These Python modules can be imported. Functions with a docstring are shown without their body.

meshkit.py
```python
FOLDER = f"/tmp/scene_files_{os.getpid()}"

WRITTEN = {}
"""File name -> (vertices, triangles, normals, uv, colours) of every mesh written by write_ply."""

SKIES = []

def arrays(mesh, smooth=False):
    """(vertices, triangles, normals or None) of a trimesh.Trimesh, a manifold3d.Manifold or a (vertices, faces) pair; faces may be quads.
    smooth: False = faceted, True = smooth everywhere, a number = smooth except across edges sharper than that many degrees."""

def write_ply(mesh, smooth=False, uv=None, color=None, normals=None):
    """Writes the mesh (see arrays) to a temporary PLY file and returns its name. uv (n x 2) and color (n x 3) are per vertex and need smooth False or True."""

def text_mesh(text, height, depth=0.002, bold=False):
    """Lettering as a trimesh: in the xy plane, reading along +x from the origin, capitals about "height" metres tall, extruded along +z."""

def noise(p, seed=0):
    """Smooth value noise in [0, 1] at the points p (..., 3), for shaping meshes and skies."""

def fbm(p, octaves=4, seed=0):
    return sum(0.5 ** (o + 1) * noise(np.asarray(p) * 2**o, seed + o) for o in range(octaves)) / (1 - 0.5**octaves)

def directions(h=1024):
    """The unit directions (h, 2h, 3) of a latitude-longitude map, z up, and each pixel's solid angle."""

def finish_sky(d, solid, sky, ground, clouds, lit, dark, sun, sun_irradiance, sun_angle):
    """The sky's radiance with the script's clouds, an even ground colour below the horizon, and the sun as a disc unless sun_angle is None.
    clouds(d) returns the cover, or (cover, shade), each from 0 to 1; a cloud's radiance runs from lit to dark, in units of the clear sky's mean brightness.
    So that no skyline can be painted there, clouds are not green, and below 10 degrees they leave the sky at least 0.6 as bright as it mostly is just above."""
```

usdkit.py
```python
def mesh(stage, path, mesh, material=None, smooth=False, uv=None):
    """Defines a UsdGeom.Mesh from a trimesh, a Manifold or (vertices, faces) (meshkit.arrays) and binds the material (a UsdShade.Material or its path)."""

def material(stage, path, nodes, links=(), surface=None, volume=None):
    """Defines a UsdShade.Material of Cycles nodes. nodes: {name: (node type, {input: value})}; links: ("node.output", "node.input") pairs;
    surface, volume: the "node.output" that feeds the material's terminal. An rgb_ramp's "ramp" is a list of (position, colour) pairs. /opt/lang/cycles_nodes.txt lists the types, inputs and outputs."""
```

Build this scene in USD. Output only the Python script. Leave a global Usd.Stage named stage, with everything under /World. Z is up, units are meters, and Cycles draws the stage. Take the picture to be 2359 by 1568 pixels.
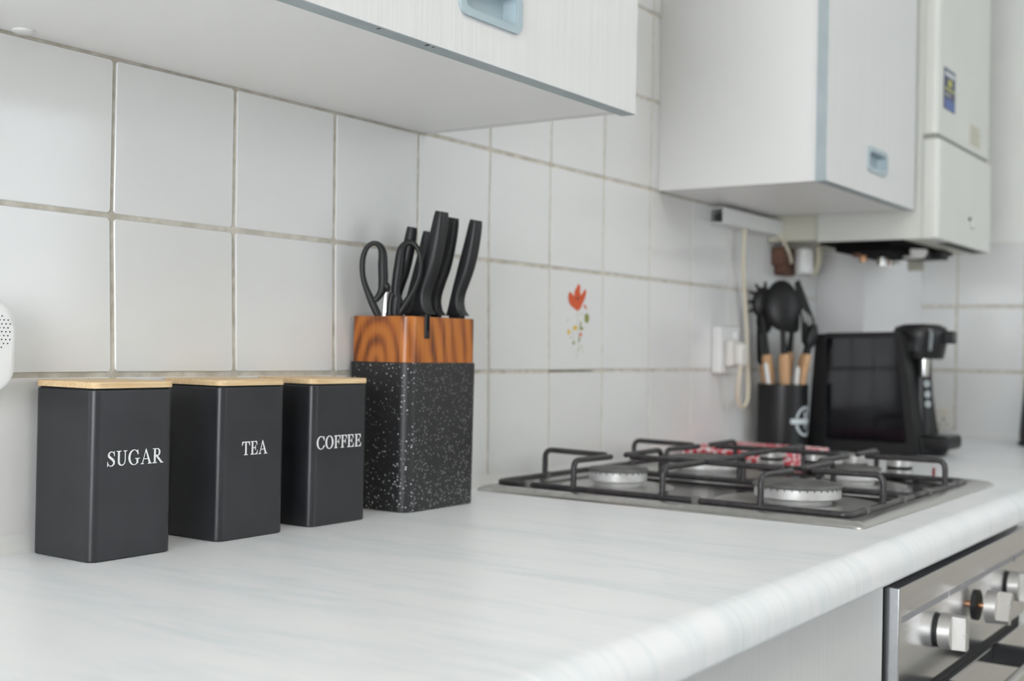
import math, random
import numpy as np
import trimesh, manifold3d as m3, usdkit, meshkit
from pxr import Usd, UsdGeom, UsdLux, UsdShade, Gf, Sdf
from shapely import Polygon, Point, box as sbox, union_all, affinity, MultiPoint
from shapely.geometry import LineString

random.seed(7); rng = np.random.default_rng(7)
stage = Usd.Stage.CreateInMemory()
UsdGeom.SetStageUpAxis(stage, 'Z'); UsdGeom.SetStageMetersPerUnit(stage, 1.0)
UsdGeom.Xform.Define(stage, '/World'); UsdGeom.Scope.Define(stage, '/World/Looks')

# ------------------------------------------------------------------ camera, light, exposure
CAM = np.array([-0.5806, -0.9748, 1.0901]); YAW, PITCH, ROLL = 0.6071, 0.0056, 0.0194
EXPOSURE = 0.36
WINDOW_LIGHT = 5.8
WINDOW2_LIGHT = 0.45
FILL_LIGHT = 18.0  # strength of the added ceiling-bounced fill
fw = np.array([math.cos(PITCH)*math.cos(YAW), math.cos(PITCH)*math.sin(YAW), math.sin(PITCH)])
rt = np.array([math.sin(YAW), -math.cos(YAW), 0.0]); up = np.cross(rt, fw)
rt2 = math.cos(ROLL)*rt + math.sin(ROLL)*up; up2 = -math.sin(ROLL)*rt + math.cos(ROLL)*up
cam = UsdGeom.Camera.Define(stage, '/World/camera')
M = np.eye(4); M[0, :3] = rt2; M[1, :3] = up2; M[2, :3] = -fw; M[3, :3] = CAM
cam.AddTransformOp().Set(Gf.Matrix4d(M.tolist()))
cam.CreateHorizontalApertureAttr(36.0); cam.CreateVerticalApertureAttr(36.0*1568/2359)
cam.CreateFocalLengthAttr(2813.8/2359*36.0)
cam.CreateFStopAttr(5.6); cam.CreateFocusDistanceAttr(1.08); cam.CreateExposureAttr(EXPOSURE)
cam.CreateClippingRangeAttr((0.02, 100.0))

ROOM_X0, ROOM_X1, ROOM_Y0, ROOM_H = -1.95, 2.395, -2.7, 2.4
WY0, WY1, WZ0, WZ1 = -1.62, -0.42, 0.35, 2.05      # window opening in the left wall
VX0, VX1, VZ0, VZ1 = 0.95, 2.15, 1.00, 2.05        # window opening in the front wall

def rect_light(name, pos, look, w, h, inten, color):
    L = UsdLux.RectLight.Define(stage, '/World/' + name)
    L.CreateWidthAttr(w); L.CreateHeightAttr(h); L.CreateIntensityAttr(inten); L.CreateColorAttr(Gf.Vec3f(*color))
    z = -np.array(look, float); z /= np.linalg.norm(z)
    x = np.cross([0, 0, 1.0], z) if abs(z[2]) < .9 else np.array([1.0, 0, 0]); x /= np.linalg.norm(x); y = np.cross(z, x)
    m = np.eye(4); m[0, :3] = x; m[1, :3] = y; m[2, :3] = z; m[3, :3] = pos
    L.AddTransformOp().Set(Gf.Matrix4d(m.tolist()))
rect_light('daylight', (ROOM_X0 - 0.12, (WY0+WY1)/2, (WZ0+WZ1)/2), (1, 0, 0), WY1-WY0, WZ1-WZ0, WINDOW_LIGHT, (1.0, 0.995, 0.985))
rect_light('daylight_front', ((VX0+VX1)/2, ROOM_Y0 - 0.12, (VZ0+VZ1)/2), (0, 1, 0), VX1-VX0, VZ1-VZ0, WINDOW2_LIGHT, (0.97, 1.0, 0.95))
rect_light('added_fill_light', (0.1, -1.55, 1.985), (0, 0, 1), 1.2, 0.24, FILL_LIGHT, (1.0, 0.965, 0.91))  # added fill: unseen uplighter that softens the room by way of the ceiling
dome = UsdLux.DomeLight.Define(stage, '/World/sky'); dome.CreateIntensityAttr(1.0); dome.CreateColorAttr(Gf.Vec3f(0.8, 0.9, 1.0))

# ------------------------------------------------------------------ scene tree helpers
used = {}
locs = {}
def numbered(parent, name):
    k = (parent, name); n = used.get(k, 0); used[k] = n + 1
    return f'{parent}/{name}' if n == 0 else f'{parent}/{name}_{n:03d}'
def tag(p, label=None, cat=None, group=None, kind=None):
    for k, v in (('label', label), ('category', cat), ('group', group), ('kind', kind)):
        if v: p.SetCustomDataByKey(k, v)
def thing(name, label=None, cat=None, loc=(0, 0, 0), rotz=0.0, group=None, kind=None):
    path = numbered('/World', name); x = UsdGeom.Xform.Define(stage, path)
    x.AddTranslateOp().Set(Gf.Vec3d(*map(float, loc)))
    if rotz: x.AddRotateZOp().Set(math.degrees(rotz))
    locs[path] = (np.array(loc, float), rotz)
    tag(x.GetPrim(), label, cat, group, kind); return path
def obj(name, mesh, mat, parent=None, smooth=35, local=False, **kw):
    path = numbered(parent or '/World', name)
    v, f = outward(*vf(mesh))
    root = parent
    while root and root not in locs: root = root.rsplit('/', 1)[0] if root.count('/') > 1 else None
    if root and not local:
        l, rz = locs[root]; v = v - l
        if rz:
            c, s = math.cos(-rz), math.sin(-rz); v = v @ np.array([[c, s, 0], [-s, c, 0], [0, 0, 1]])
    m = usdkit.mesh(stage, path, trimesh.Trimesh(v, f, process=False), MATS[mat], smooth=smooth)
    if kw: tag(m.GetPrim(), kw.get('label'), kw.get('cat'), kw.get('group'), kw.get('kind'))
    return path
def struct(name, mesh, mat, **kw): return obj(name, mesh, mat, None, kind='structure', **kw)
def copy_of(src, name, loc, label, cat=None, group=None, rotz=0.0):
    path = numbered('/World', name); x = UsdGeom.Xform.Define(stage, path)
    x.GetPrim().GetReferences().AddInternalReference(src); x.GetPrim().SetInstanceable(True)
    x.ClearXformOpOrder(); x.AddTranslateOp().Set(Gf.Vec3d(*map(float, loc)))
    if rotz: x.AddRotateZOp().Set(math.degrees(rotz))
    tag(x.GetPrim(), label, cat, group); return path

# ------------------------------------------------------------------ mesh helpers
def vf(m):
    if hasattr(m, 'to_mesh'):
        a = m.to_mesh(); return np.array(a.vert_properties[:, :3], float), np.array(a.tri_verts, int)
    if isinstance(m, trimesh.Trimesh): return np.array(m.vertices, float), np.array(m.faces, int)
    v, f = np.asarray(m[0], float), np.asarray(m[1], int)
    if f.shape[1] == 4: f = np.vstack([f[:, [0, 1, 2]], f[:, [0, 2, 3]]])
    return v, f
def cat(*ms):
    vs, fs, n = [], [], 0
    for m in ms:
        v, f = vf(m); vs.append(v); fs.append(f + n); n += len(v)
    return np.vstack(vs), np.vstack(fs)
def mv(m, t): v, f = vf(m); return v + np.array(t, float), f
def xf(m, A, t=(0, 0, 0)): v, f = vf(m); return v @ np.asarray(A, float).T + np.array(t, float), f
def outward(v, f):
    """Faces turned so that the closed mesh's normals point out."""
    v, f = vf((v, f)); a, b, c = (v[f[:, k]] for k in range(3)); o = v.mean(0)
    return (v, f[:, ::-1]) if np.einsum('ij,ij->', a-o, np.cross(b-o, c-o)) < 0 else (v, f)
def bx(x0, x1, y0, y1, z0, z1):
    v = np.array([[x, y, z] for x in (x0, x1) for y in (y0, y1) for z in (z0, z1)], float)
    return outward(v, np.array([[0, 1, 3, 2], [4, 6, 7, 5], [0, 4, 5, 1], [2, 3, 7, 6], [0, 2, 6, 4], [1, 5, 7, 3]]))
def loft(rings, cap=True):
    rings = [np.asarray(r, float) for r in rings]; n = len(rings[0]); v = np.vstack(rings); f = []
    for k in range(len(rings)-1):
        for i in range(n):
            a, b = k*n+i, k*n+(i+1) % n
            f += [[a, b, b+n], [a, b+n, a+n]]
    if cap:
        f += [[0, i+1, i] for i in range(1, n-1)]
        o = (len(rings)-1)*n; f += [[o, o+i, o+i+1] for i in range(1, n-1)]
    return outward(v, np.array(f)) if cap else (v, np.array(f))
def rrect(w, h, r, n=5):
    r = min(r, w/2-1e-6, h/2-1e-6); out = []
    for cx, cy, a0 in ((w/2-r, h/2-r, 0), (-w/2+r, h/2-r, 90), (-w/2+r, -h/2+r, 180), (w/2-r, -h/2+r, 270)):
        for k in range(n+1):
            a = math.radians(a0 + 90*k/n); out.append((cx+r*math.cos(a), cy+r*math.sin(a)))
    return np.array(out)
def ring3(p2, z, c=(0, 0)): p2 = np.asarray(p2); return np.column_stack([p2[:, 0]+c[0], p2[:, 1]+c[1], np.full(len(p2), z)])
def rprism(w, d, z0, z1, r, c=(0, 0), bevel=0.001, n=5, top=1.0):
    """Upright rounded-corner prism with bevelled rims; top scales its upper end."""
    R = lambda q, z, s=1.0: ring3(rrect(w*s-2*q, d*s-2*q, max(r-q, .0003), n), z, c)
    return loft([R(bevel, z0), R(bevel*.3, z0+bevel*.3), R(0, z0+bevel), R(0, z1-bevel, top), R(bevel*.3, z1-bevel*.3, top), R(bevel, z1, top)])
def rprism2(w, d, z0, z1, rf, rb, c, bevel=.0012, n=7, top=1.0):
    """Upright prism with front corners of radius rf and back corners of radius rb."""
    def P(q, s):
        out = []; W, D = w*s/2-q, d*s/2-q
        for sx, sy, a0, r in ((1, 1, 0, rb), (-1, 1, 90, rb), (-1, -1, 180, rf), (1, -1, 270, rf)):
            r = max(r-q, .0003)
            out += [(sx*(W-r)+r*math.cos(math.radians(a0+90*k/n)), sy*(D-r)+r*math.sin(math.radians(a0+90*k/n))) for k in range(n+1)]
        return np.array(out)
    R = lambda q, z, s=1.0: ring3(P(q, s), z, c)
    return loft([R(bevel, z0), R(bevel*.3, z0+bevel*.3), R(0, z0+bevel), R(0, z1-bevel, top), R(bevel*.3, z1-bevel*.3, top), R(bevel, z1, top)])
def rbox(x0, x1, y0, y1, z0, z1, r, seg=4):
    """Box with all edges rounded."""
    r = min(r, (x1-x0)/2-1e-5, (y1-y0)/2-1e-5, (z1-z0)/2-1e-5)
    s = m3.Manifold.sphere(r, 4*seg)
    return m3.Manifold.batch_hull([s.translate((x, y, z)) for x in (x0+r, x1-r) for y in (y0+r, y1-r) for z in (z0+r, z1-r)])
def lathe(prof, n=32, c=(0, 0, 0)):
    prof = [(max(r, 1e-5), z) for r, z in prof]; a = np.arange(n)*2*np.pi/n
    return mv(loft([np.column_stack([r*np.cos(a), r*np.sin(a), np.full(n, z)]) for r, z in prof]), c)
def frames(P):
    P = np.asarray(P, float); T = np.gradient(P, axis=0); T /= np.linalg.norm(T, axis=1, keepdims=True)+1e-12
    a = np.cross(T[0], [0, 0, 1.0] if abs(T[0][2]) < .9 else [1.0, 0, 0]); a /= np.linalg.norm(a); A = []
    for t in T:
        a = a - t*(a@t); a /= np.linalg.norm(a); A.append(a)
    A = np.array(A); return P, T, A, np.cross(T, A)
def tube(P, r, n=10, round_ends=False):
    P = np.asarray(P, float); r = np.broadcast_to(np.asarray(r, float), (len(P),))
    if round_ends:
        t0 = (P[0]-P[1])/np.linalg.norm(P[0]-P[1]); t1 = (P[-1]-P[-2])/np.linalg.norm(P[-1]-P[-2])
        P = np.vstack([P[0]+t0*r[0]*.9, P[0]+t0*r[0]*.6, P, P[-1]+t1*r[-1]*.6, P[-1]+t1*r[-1]*.9])
        r = np.concatenate([[r[0]*.25, r[0]*.8], r, [r[-1]*.8, r[-1]*.25]])
    P, T, A, B = frames(P); th = np.arange(n)*2*np.pi/n
    return loft([P[i] + r[i]*(np.cos(th)[:, None]*A[i] + np.sin(th)[:, None]*B[i]) for i in range(len(P))])
def smooth_path(pts, n=40, r=None):
    from scipy.interpolate import CubicSpline
    pts = np.asarray(pts, float); d = np.r_[0, np.cumsum(np.linalg.norm(np.diff(pts, axis=0), axis=1))]
    u = np.linspace(0, d[-1], n); out = CubicSpline(d, pts)(u)
    return out if r is None else (out, np.interp(u, d, r))
def bend(pts, rad, n=6):
    """Polyline with its inner corners rounded."""
    pts = [np.array(p, float) for p in pts]; out = [pts[0]]
    for a, b, c in zip(pts, pts[1:], pts[2:]):
        u, w = (a-b), (c-b); lu, lw = np.linalg.norm(u), np.linalg.norm(w); q = min(rad, lu*.49, lw*.49); p0, p1 = b+u/lu*q, b+w/lw*q
        for t in np.linspace(0, 1, n): out.append((1-t)**2*p0 + 2*t*(1-t)*b + t*t*p1)
    out.append(pts[-1]); return np.array(out)
def extrude(poly, depth):
    polys = poly.geoms if hasattr(poly, 'geoms') else [poly]
    return cat(*[trimesh.creation.extrude_polygon(p, depth) for p in polys if p.area > 1e-12])
def facing(m, origin, normal, upv=(0, 0, 1)):
    """Takes a mesh in the xy plane (+z outwards) to a plane at origin whose outward normal is given."""
    z = np.array(normal, float); z /= np.linalg.norm(z); x = np.cross(upv, z); x /= np.linalg.norm(x); y = np.cross(z, x)
    return xf(m, np.column_stack([x, y, z]), origin)
NEG_Y = (0, -1, 0)

# ------------------------------------------------------------------ materials
MATS = {}
def mat(name, nodes, links=(), surface='p.BSDF'):
    MATS[name] = usdkit.material(stage, f'/World/Looks/{name}', nodes, links, surface=surface)
def plain(name, color, rough=0.5, metal=0.0, **kw):
    mat(name, {'p': ('principled_bsdf', {'base_color': color, 'roughness': rough, 'metallic': metal, **kw})})
def noisy(name, c0, c1, scale=(8, 8, 8), rough=0.5, detail=4, lo=.35, hi=.65, bump=0.0, metal=0.0, dist=0.0, **kw):
    nodes = {'g': ('geometry', {}), 'm': ('mapping', {'scale': scale}), 'n': ('noise_texture', {'scale': 1.0, 'detail': detail, 'distortion': dist}),
             'r': ('rgb_ramp', {'ramp': [(0, c0), (lo, c0), (hi, c1), (1, c1)]}), 'p': ('principled_bsdf', {'roughness': rough, 'metallic': metal, **kw})}
    links = [('g.position', 'm.vector'), ('m.vector', 'n.vector'), ('n.fac', 'r.fac'), ('r.color', 'p.base_color')]
    if bump:
        nodes['b'] = ('bump', {'strength': 1.0, 'distance': bump}); links += [('n.fac', 'b.height'), ('b.normal', 'p.normal')]
    mat(name, nodes, links)
noisy('tile_glaze', (.745, .745, .735), (.775, .775, .765), (3, 3, 3), rough=.13, bump=.0006, specular_ior_level=.5)
noisy('tile_glaze_warm', (.735, .73, .71), (.765, .76, .745), (3, 3, 3), rough=.14, bump=.0006)
noisy('grout', (.48, .44, .365), (.66, .62, .545), (60, 60, 60), rough=.9, bump=.0004)
plain('grout_dark', (.10, .085, .06), .9)
noisy('paint_white', (.80, .80, .77), (.83, .83, .80), (9, 9, 9), rough=.75, bump=.0004)
noisy('ceiling_paint', (.80, .80, .79), (.82, .82, .81), (12, 12, 12), rough=.9, bump=.0005)
noisy('floor_vinyl', (.36, .365, .38), (.42, .425, .44), (5, 14, 5), rough=.45)
noisy('laminate_white', (.675, .675, .665), (.705, .705, .695), (260, 260, 5), rough=.42, bump=.00025, detail=5)
plain('carcass_white', (.90, .895, .88), .38)
plain('boxing_white', (.84, .83, .83), .45)
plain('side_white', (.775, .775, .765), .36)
noisy('edge_blue_grey', (.37, .43, .45), (.41, .47, .49), (40, 40, 40), rough=.45)
plain('handle_blue', (.39, .48, .52), .28)
plain('chip_dark', (.04, .035, .03), .8)
mat('worktop', {'g': ('geometry', {}), 'm': ('mapping', {'scale': (55, 7, 7)}), 'n': ('noise_texture', {'scale': 1.0, 'detail': 6.0, 'roughness': .6, 'distortion': .9}),
    'm2': ('mapping', {'scale': (16, 3.2, 3.2)}), 'n2': ('noise_texture', {'scale': 1.0, 'detail': 4.0, 'distortion': .5}),
    'a': ('mix_float', {'fac': .5}), 'r': ('rgb_ramp', {'ramp': [(0, (.62, .69, .715)), (.38, (.765, .805, .82)), (.5, (.845, .86, .87)), (.62, (.87, .875, .88)), (1, (.88, .88, .88))]}),
    'p': ('principled_bsdf', {'roughness': .34, 'specular_ior_level': .45})},
    [('g.position', 'm.vector'), ('m.vector', 'n.vector'), ('g.position', 'm2.vector'), ('m2.vector', 'n2.vector'), ('n.fac', 'a.a'), ('n2.fac', 'a.b'), ('a.result', 'r.fac'), ('r.color', 'p.base_color')])
plain('sealant', (.74, .74, .72), .35)
noisy('tin_black', (.018, .019, .022), (.022, .023, .027), (30, 30, 30), rough=.33, bump=.00004)
plain('tin_inside', (.02, .02, .02), .6)
plain('print_white', (.80, .80, .80), .5)
mat('bamboo', {'g': ('geometry', {}), 'm': ('mapping', {'scale': (26, 420, 420)}), 'n': ('noise_texture', {'scale': 1.0, 'detail': 5.0}),
    'r': ('rgb_ramp', {'ramp': [(0, (.46, .28, .13)), (.40, (.66, .46, .25)), (.6, (.75, .56, .33)), (1, (.82, .66, .43))]}), 'p': ('principled_bsdf', {'roughness': .5})},
    [('g.position', 'm.vector'), ('m.vector', 'n.vector'), ('n.fac', 'r.fac'), ('r.color', 'p.base_color')])
mat('speckled_black', {'g': ('geometry', {}),
    'v': ('voronoi_texture', {'scale': 330.0, 'randomness': 1.0}), 'd': ('math', {'math_type': 'less_than', 'value2': .27}),
    's': ('separate_color', {}), 'k': ('math', {'math_type': 'greater_than', 'value2': .30}), 'x': ('math', {'math_type': 'multiply'}), 'y': ('math', {'math_type': 'multiply'}),
    'q': ('math', {'math_type': 'power', 'value2': 1.5}), 'c': ('mix_color', {'a': (.016, .016, .017), 'b': (.85, .85, .85)}), 'p': ('principled_bsdf', {'roughness': .42})},
    [('g.position', 'v.vector'), ('v.distance', 'd.value1'), ('v.color', 's.color'), ('s.r', 'k.value1'), ('d.value', 'x.value1'), ('k.value', 'x.value2'), ('x.value', 'y.value1'), ('s.g', 'y.value2'), ('y.value', 'q.value1'), ('q.value', 'c.fac'), ('c.result', 'p.base_color')])
mat('block_wood', {'t': ('texture_coordinate', {}), 'm': ('mapping', {'location': (.0640, -.004, -.104), 'scale': (1, 1, .62)}),
    'w': ('wave_texture', {'wave_type': 'rings', 'rings_direction': 'spherical', 'scale': 19.0, 'distortion': 4.5, 'detail': 3.0, 'detail_scale': .9, 'detail_roughness': .5}),
    'mf': ('mapping', {'scale': (420, 420, 16)}), 'nf': ('noise_texture', {'scale': 1.0, 'detail': 4.0}),
    'ms': ('mapping', {'scale': (150, 34, 5)}), 'ns': ('noise_texture', {'scale': 1.0, 'detail': 3.0}),
    'a': ('mix_float', {'fac': .60}), 'b': ('mix_float', {'fac': .34}),
    'r': ('rgb_ramp', {'ramp': [(0, (.05, .016, .008)), (.30, (.10, .030, .010)), (.40, (.28, .080, .015)), (.52, (.42, .130, .021)), (.68, (.49, .165, .028)), (1, (.60, .24, .05))]}),
    'p': ('principled_bsdf', {'roughness': .30})},
    [('t.object', 'm.vector'), ('m.vector', 'w.vector'), ('t.object', 'mf.vector'), ('mf.vector', 'nf.vector'), ('t.object', 'ms.vector'), ('ms.vector', 'ns.vector'),
     ('w.fac', 'a.a'), ('ns.fac', 'a.b'), ('a.result', 'b.a'), ('nf.fac', 'b.b'), ('b.result', 'r.fac'), ('r.color', 'p.base_color')])
noisy('knife_plastic', (.009, .009, .010), (.014, .014, .016), (900, 900, 900), rough=.42, bump=.00012)
plain('scissor_plastic', (.014, .014, .015), .42, specular_ior_level=.4)
plain('steel', (.60, .59, .57), .25, 1.0)
noisy('steel_brushed', (.50, .49, .475), (.58, .57, .555), (4, 300, 300), rough=.33, metal=1.0)
noisy('steel_panel', (.65, .66, .69), (.70, .71, .74), (3, 200, 200), rough=.16, metal=1.0)
noisy('hob_steel', (.30, .295, .29), (.35, .345, .335), (3, 120, 120), rough=.14, metal=1.0)
noisy('hob_rim', (.50, .49, .475), (.57, .56, .545), (3, 120, 120), rough=.24, metal=1.0)
noisy('enamel_iron', (.026, .024, .028), (.050, .045, .046), (120, 120, 120), rough=.30)
noisy('cap_grey', (.10, .10, .098), (.16, .155, .15), (50, 50, 50), rough=.6)
noisy('burner_alu', (.58, .58, .575), (.70, .70, .69), (70, 70, 70), rough=.40, metal=.25)
plain('knob_satin', (.60, .585, .56), .50, 1.0)
plain('hob_knob', (.58, .575, .565), .34, .45)
plain('black_rubber', (.012, .012, .012), .6)
plain('panel_print', (.27, .27, .285), .45)
plain('black_gloss', (.006, .006, .008), .05, specular_ior_level=.25)
plain('black_satin', (.010, .010, .011), .36, specular_ior_level=.4)
plain('black_matt', (.012, .012, .013), .6, specular_ior_level=.35)
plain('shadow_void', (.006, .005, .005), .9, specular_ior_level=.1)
plain('oven_glass', (.010, .010, .012), .04)
plain('chrome', (.80, .80, .80), .08, 1.0)
plain('plastic_white', (.80, .80, .79), .35)
plain('plastic_cream', (.70, .64, .50), .4)
plain('plastic_old_white', (.72, .70, .66), .4)
plain('cable_cream', (.74, .67, .53), .5)
plain('hole_dark', (.04, .04, .04), .8)
noisy('boiler_white', (.66, .665, .62), (.69, .695, .65), (6, 6, 6), rough=.33)
noisy('boiler_cream', (.62, .60, .50), (.66, .64, .54), (6, 6, 6), rough=.4)
plain('boiler_groove', (.30, .30, .27), .7)
plain('sticker_navy', (.035, .045, .11), .4)
plain('sticker_blue', (.05, .11, .36), .4)
plain('sticker_yellow', (.55, .55, .10), .5)
plain('sticker_pale', (.60, .58, .48), .6)
plain('copper', (.62, .33, .18), .3, 1.0)
noisy('bracket_brown', (.10, .045, .03), (.17, .08, .05), (60, 60, 60), rough=.7)
noisy('utensil_wood', (.52, .30, .15), (.66, .42, .23), (200, 200, 12), rough=.5)
plain('silicone_black', (.008, .008, .009), .42, specular_ior_level=.4)
plain('logo_white', (.62, .68, .70), .5)
plain('window_white', (.80, .80, .80), .35)
plain('poppy_red', (.66, .085, .012), .25)
plain('leaf_green', (.26, .27, .055), .3)
plain('leaf_pale', (.50, .52, .38), .3)
plain('daisy_yellow', (.75, .50, .06), .3)
plain('centre_dark', (.08, .03, .03), .3)
plain('red_plastic', (.26, .025, .03), .5)
plain('fill_lamp_glow', (.9, .9, .9), .5, emission_color=(1.0, .965, .91), emission_strength=1.0)
mat('cloth_red', {'g': ('geometry', {}), 'm': ('mapping', {'scale': (120, 120, 120)}), 'v': ('voronoi_texture', {'scale': 1.0}), 'n': ('noise_texture', {'scale': 130.0, 'detail': 3.0}),
    'a': ('mix_float', {'fac': .55}), 'r': ('rgb_ramp', {'ramp': [(0, (.62, .010, .03)), (.49, (.64, .015, .04)), (.53, (.80, .42, .45)), (.58, (.88, .80, .80)), (1, (.88, .85, .85))]}), 'p': ('principled_bsdf', {'roughness': .85})},
    [('g.position', 'm.vector'), ('m.vector', 'v.vector'), ('g.position', 'n.vector'), ('v.distance', 'a.a'), ('n.fac', 'a.b'), ('a.result', 'r.fac'), ('r.color', 'p.base_color')])
mat('pane_glass', {'t': ('transparent_bsdf', {}), 'g': ('glossy_bsdf', {'roughness': .02}), 'f': ('fresnel', {'IOR': 1.45}), 'x': ('mix_closure', {})},
    [('f.fac', 'x.fac'), ('t.BSDF', 'x.closure1'), ('g.BSDF', 'x.closure2')], surface='x.closure')

# ------------------------------------------------------------------ room shell
struct('floor', bx(ROOM_X0-.15, ROOM_X1+.15, ROOM_Y0-.15, .15, -.1, 0), 'floor_vinyl')
struct('ceiling', bx(ROOM_X0-.15, ROOM_X1+.15, ROOM_Y0-.15, .15, ROOM_H, ROOM_H+.1), 'ceiling_paint')
struct('wall_front', cat(bx(ROOM_X0-.15, VX0, ROOM_Y0-.15, ROOM_Y0, 0, ROOM_H), bx(VX1, ROOM_X1+.15, ROOM_Y0-.15, ROOM_Y0, 0, ROOM_H),
                         bx(VX0, VX1, ROOM_Y0-.15, ROOM_Y0, 0, VZ0), bx(VX0, VX1, ROOM_Y0-.15, ROOM_Y0, VZ1, ROOM_H)), 'paint_white')
struct('wall_left', cat(bx(ROOM_X0-.15, ROOM_X0, ROOM_Y0, WY0, 0, ROOM_H), bx(ROOM_X0-.15, ROOM_X0, WY1, .15, 0, ROOM_H),
                        bx(ROOM_X0-.15, ROOM_X0, WY0, WY1, 0, WZ0), bx(ROOM_X0-.15, ROOM_X0, WY0, WY1, WZ1, ROOM_H)), 'paint_white')
win = thing('window_1', kind='structure', loc=(ROOM_X0, (WY0+WY1)/2, WZ0))
fx0, fx1, fr = ROOM_X0-.09, ROOM_X0-.03, .05
obj('frame', cat(bx(fx0, fx1, WY0, WY0+fr, WZ0, WZ1), bx(fx0, fx1, WY1-fr, WY1, WZ0, WZ1), bx(fx0, fx1, WY0+fr, WY1-fr, WZ0, WZ0+fr), bx(fx0, fx1, WY0+fr, WY1-fr, WZ1-fr, WZ1)), 'window_white', win, smooth=False)
obj('pane', bx(ROOM_X0-.062, ROOM_X0-.058, WY0+fr, WY1-fr, WZ0+fr, WZ1-fr), 'pane_glass', win, smooth=False)

win2 = thing('window_2', kind='structure', loc=((VX0+VX1)/2, ROOM_Y0, VZ0))
gy0, gy1 = ROOM_Y0-.09, ROOM_Y0-.03
obj('frame', cat(bx(VX0, VX0+fr, gy0, gy1, VZ0, VZ1), bx(VX1-fr, VX1, gy0, gy1, VZ0, VZ1), bx(VX0+fr, VX1-fr, gy0, gy1, VZ0, VZ0+fr), bx(VX0+fr, VX1-fr, gy0, gy1, VZ1-fr, VZ1), bx((VX0+VX1)/2-.025, (VX0+VX1)/2+.025, gy0, gy1, VZ0+fr, VZ1-fr)), 'window_white', win2, smooth=False)
obj('pane', bx(VX0+fr, VX1-fr, ROOM_Y0-.062, ROOM_Y0-.058, VZ0+fr, VZ1-fr), 'pane_glass', win2, smooth=False)
# tiles: joints of the photographed wall; rows of about 150 mm, columns of 152.5 mm
JZ = [.9046, 1.0564, 1.2081, 1.3580, 1.5052, 1.6514, 1.798, 1.945]
JX = {.9046: .0085, 1.0564: .0061, 1.2081: .0014, 1.3580: 0.0}
PX = .1525
def tile_mesh(c, y0, gap=.0034, depth=.005, bev=.0011, tilt=(0, 0)):
    """c: four joint corners (u, v) ccw; a glazed tile with chamfered corners and a rounded rim, front at y0, facing -y (u along x)."""
    c = np.array(c, float); ctr = c.mean(0)
    def ringof(inset, cut):
        poly = Polygon(c).buffer(-inset, join_style=2); p = np.array(poly.exterior.coords)[:-1]
        if not poly.exterior.is_ccw: p = p[::-1]
        out = []
        for i in range(len(p)):
            a, b, d = p[i-1], p[i], p[(i+1) % len(p)]
            out += [b+(a-b)/np.linalg.norm(a-b)*cut, b+(d-b)/np.linalg.norm(d-b)*cut]
        k = int(np.argmin([q.sum() for q in out])); out = out[k:]+out[:k]
        return np.array(out)
    r0, r1, r2 = ringof(gap/2, .0026), ringof(gap/2+.0003, .0026), ringof(gap/2+bev, .0022)
    def R(r, y): return np.column_stack([r[:, 0], y + (r[:, 0]-ctr[0])*tilt[0] + (r[:, 1]-ctr[1])*tilt[1], r[:, 1]])
    return loft([R(r0, y0+depth), R(r1, y0+.0009), R(r2, y0)][::1])
wb = thing('wall_back', kind='structure')
obj('backing', cat(bx(ROOM_X0-.15, ROOM_X1+.15, .0016, .15, .80, 1.985), bx(ROOM_X0-.15, ROOM_X1+.15, .0016, .15, 0, .80)), 'grout', wb, smooth=False)
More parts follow.
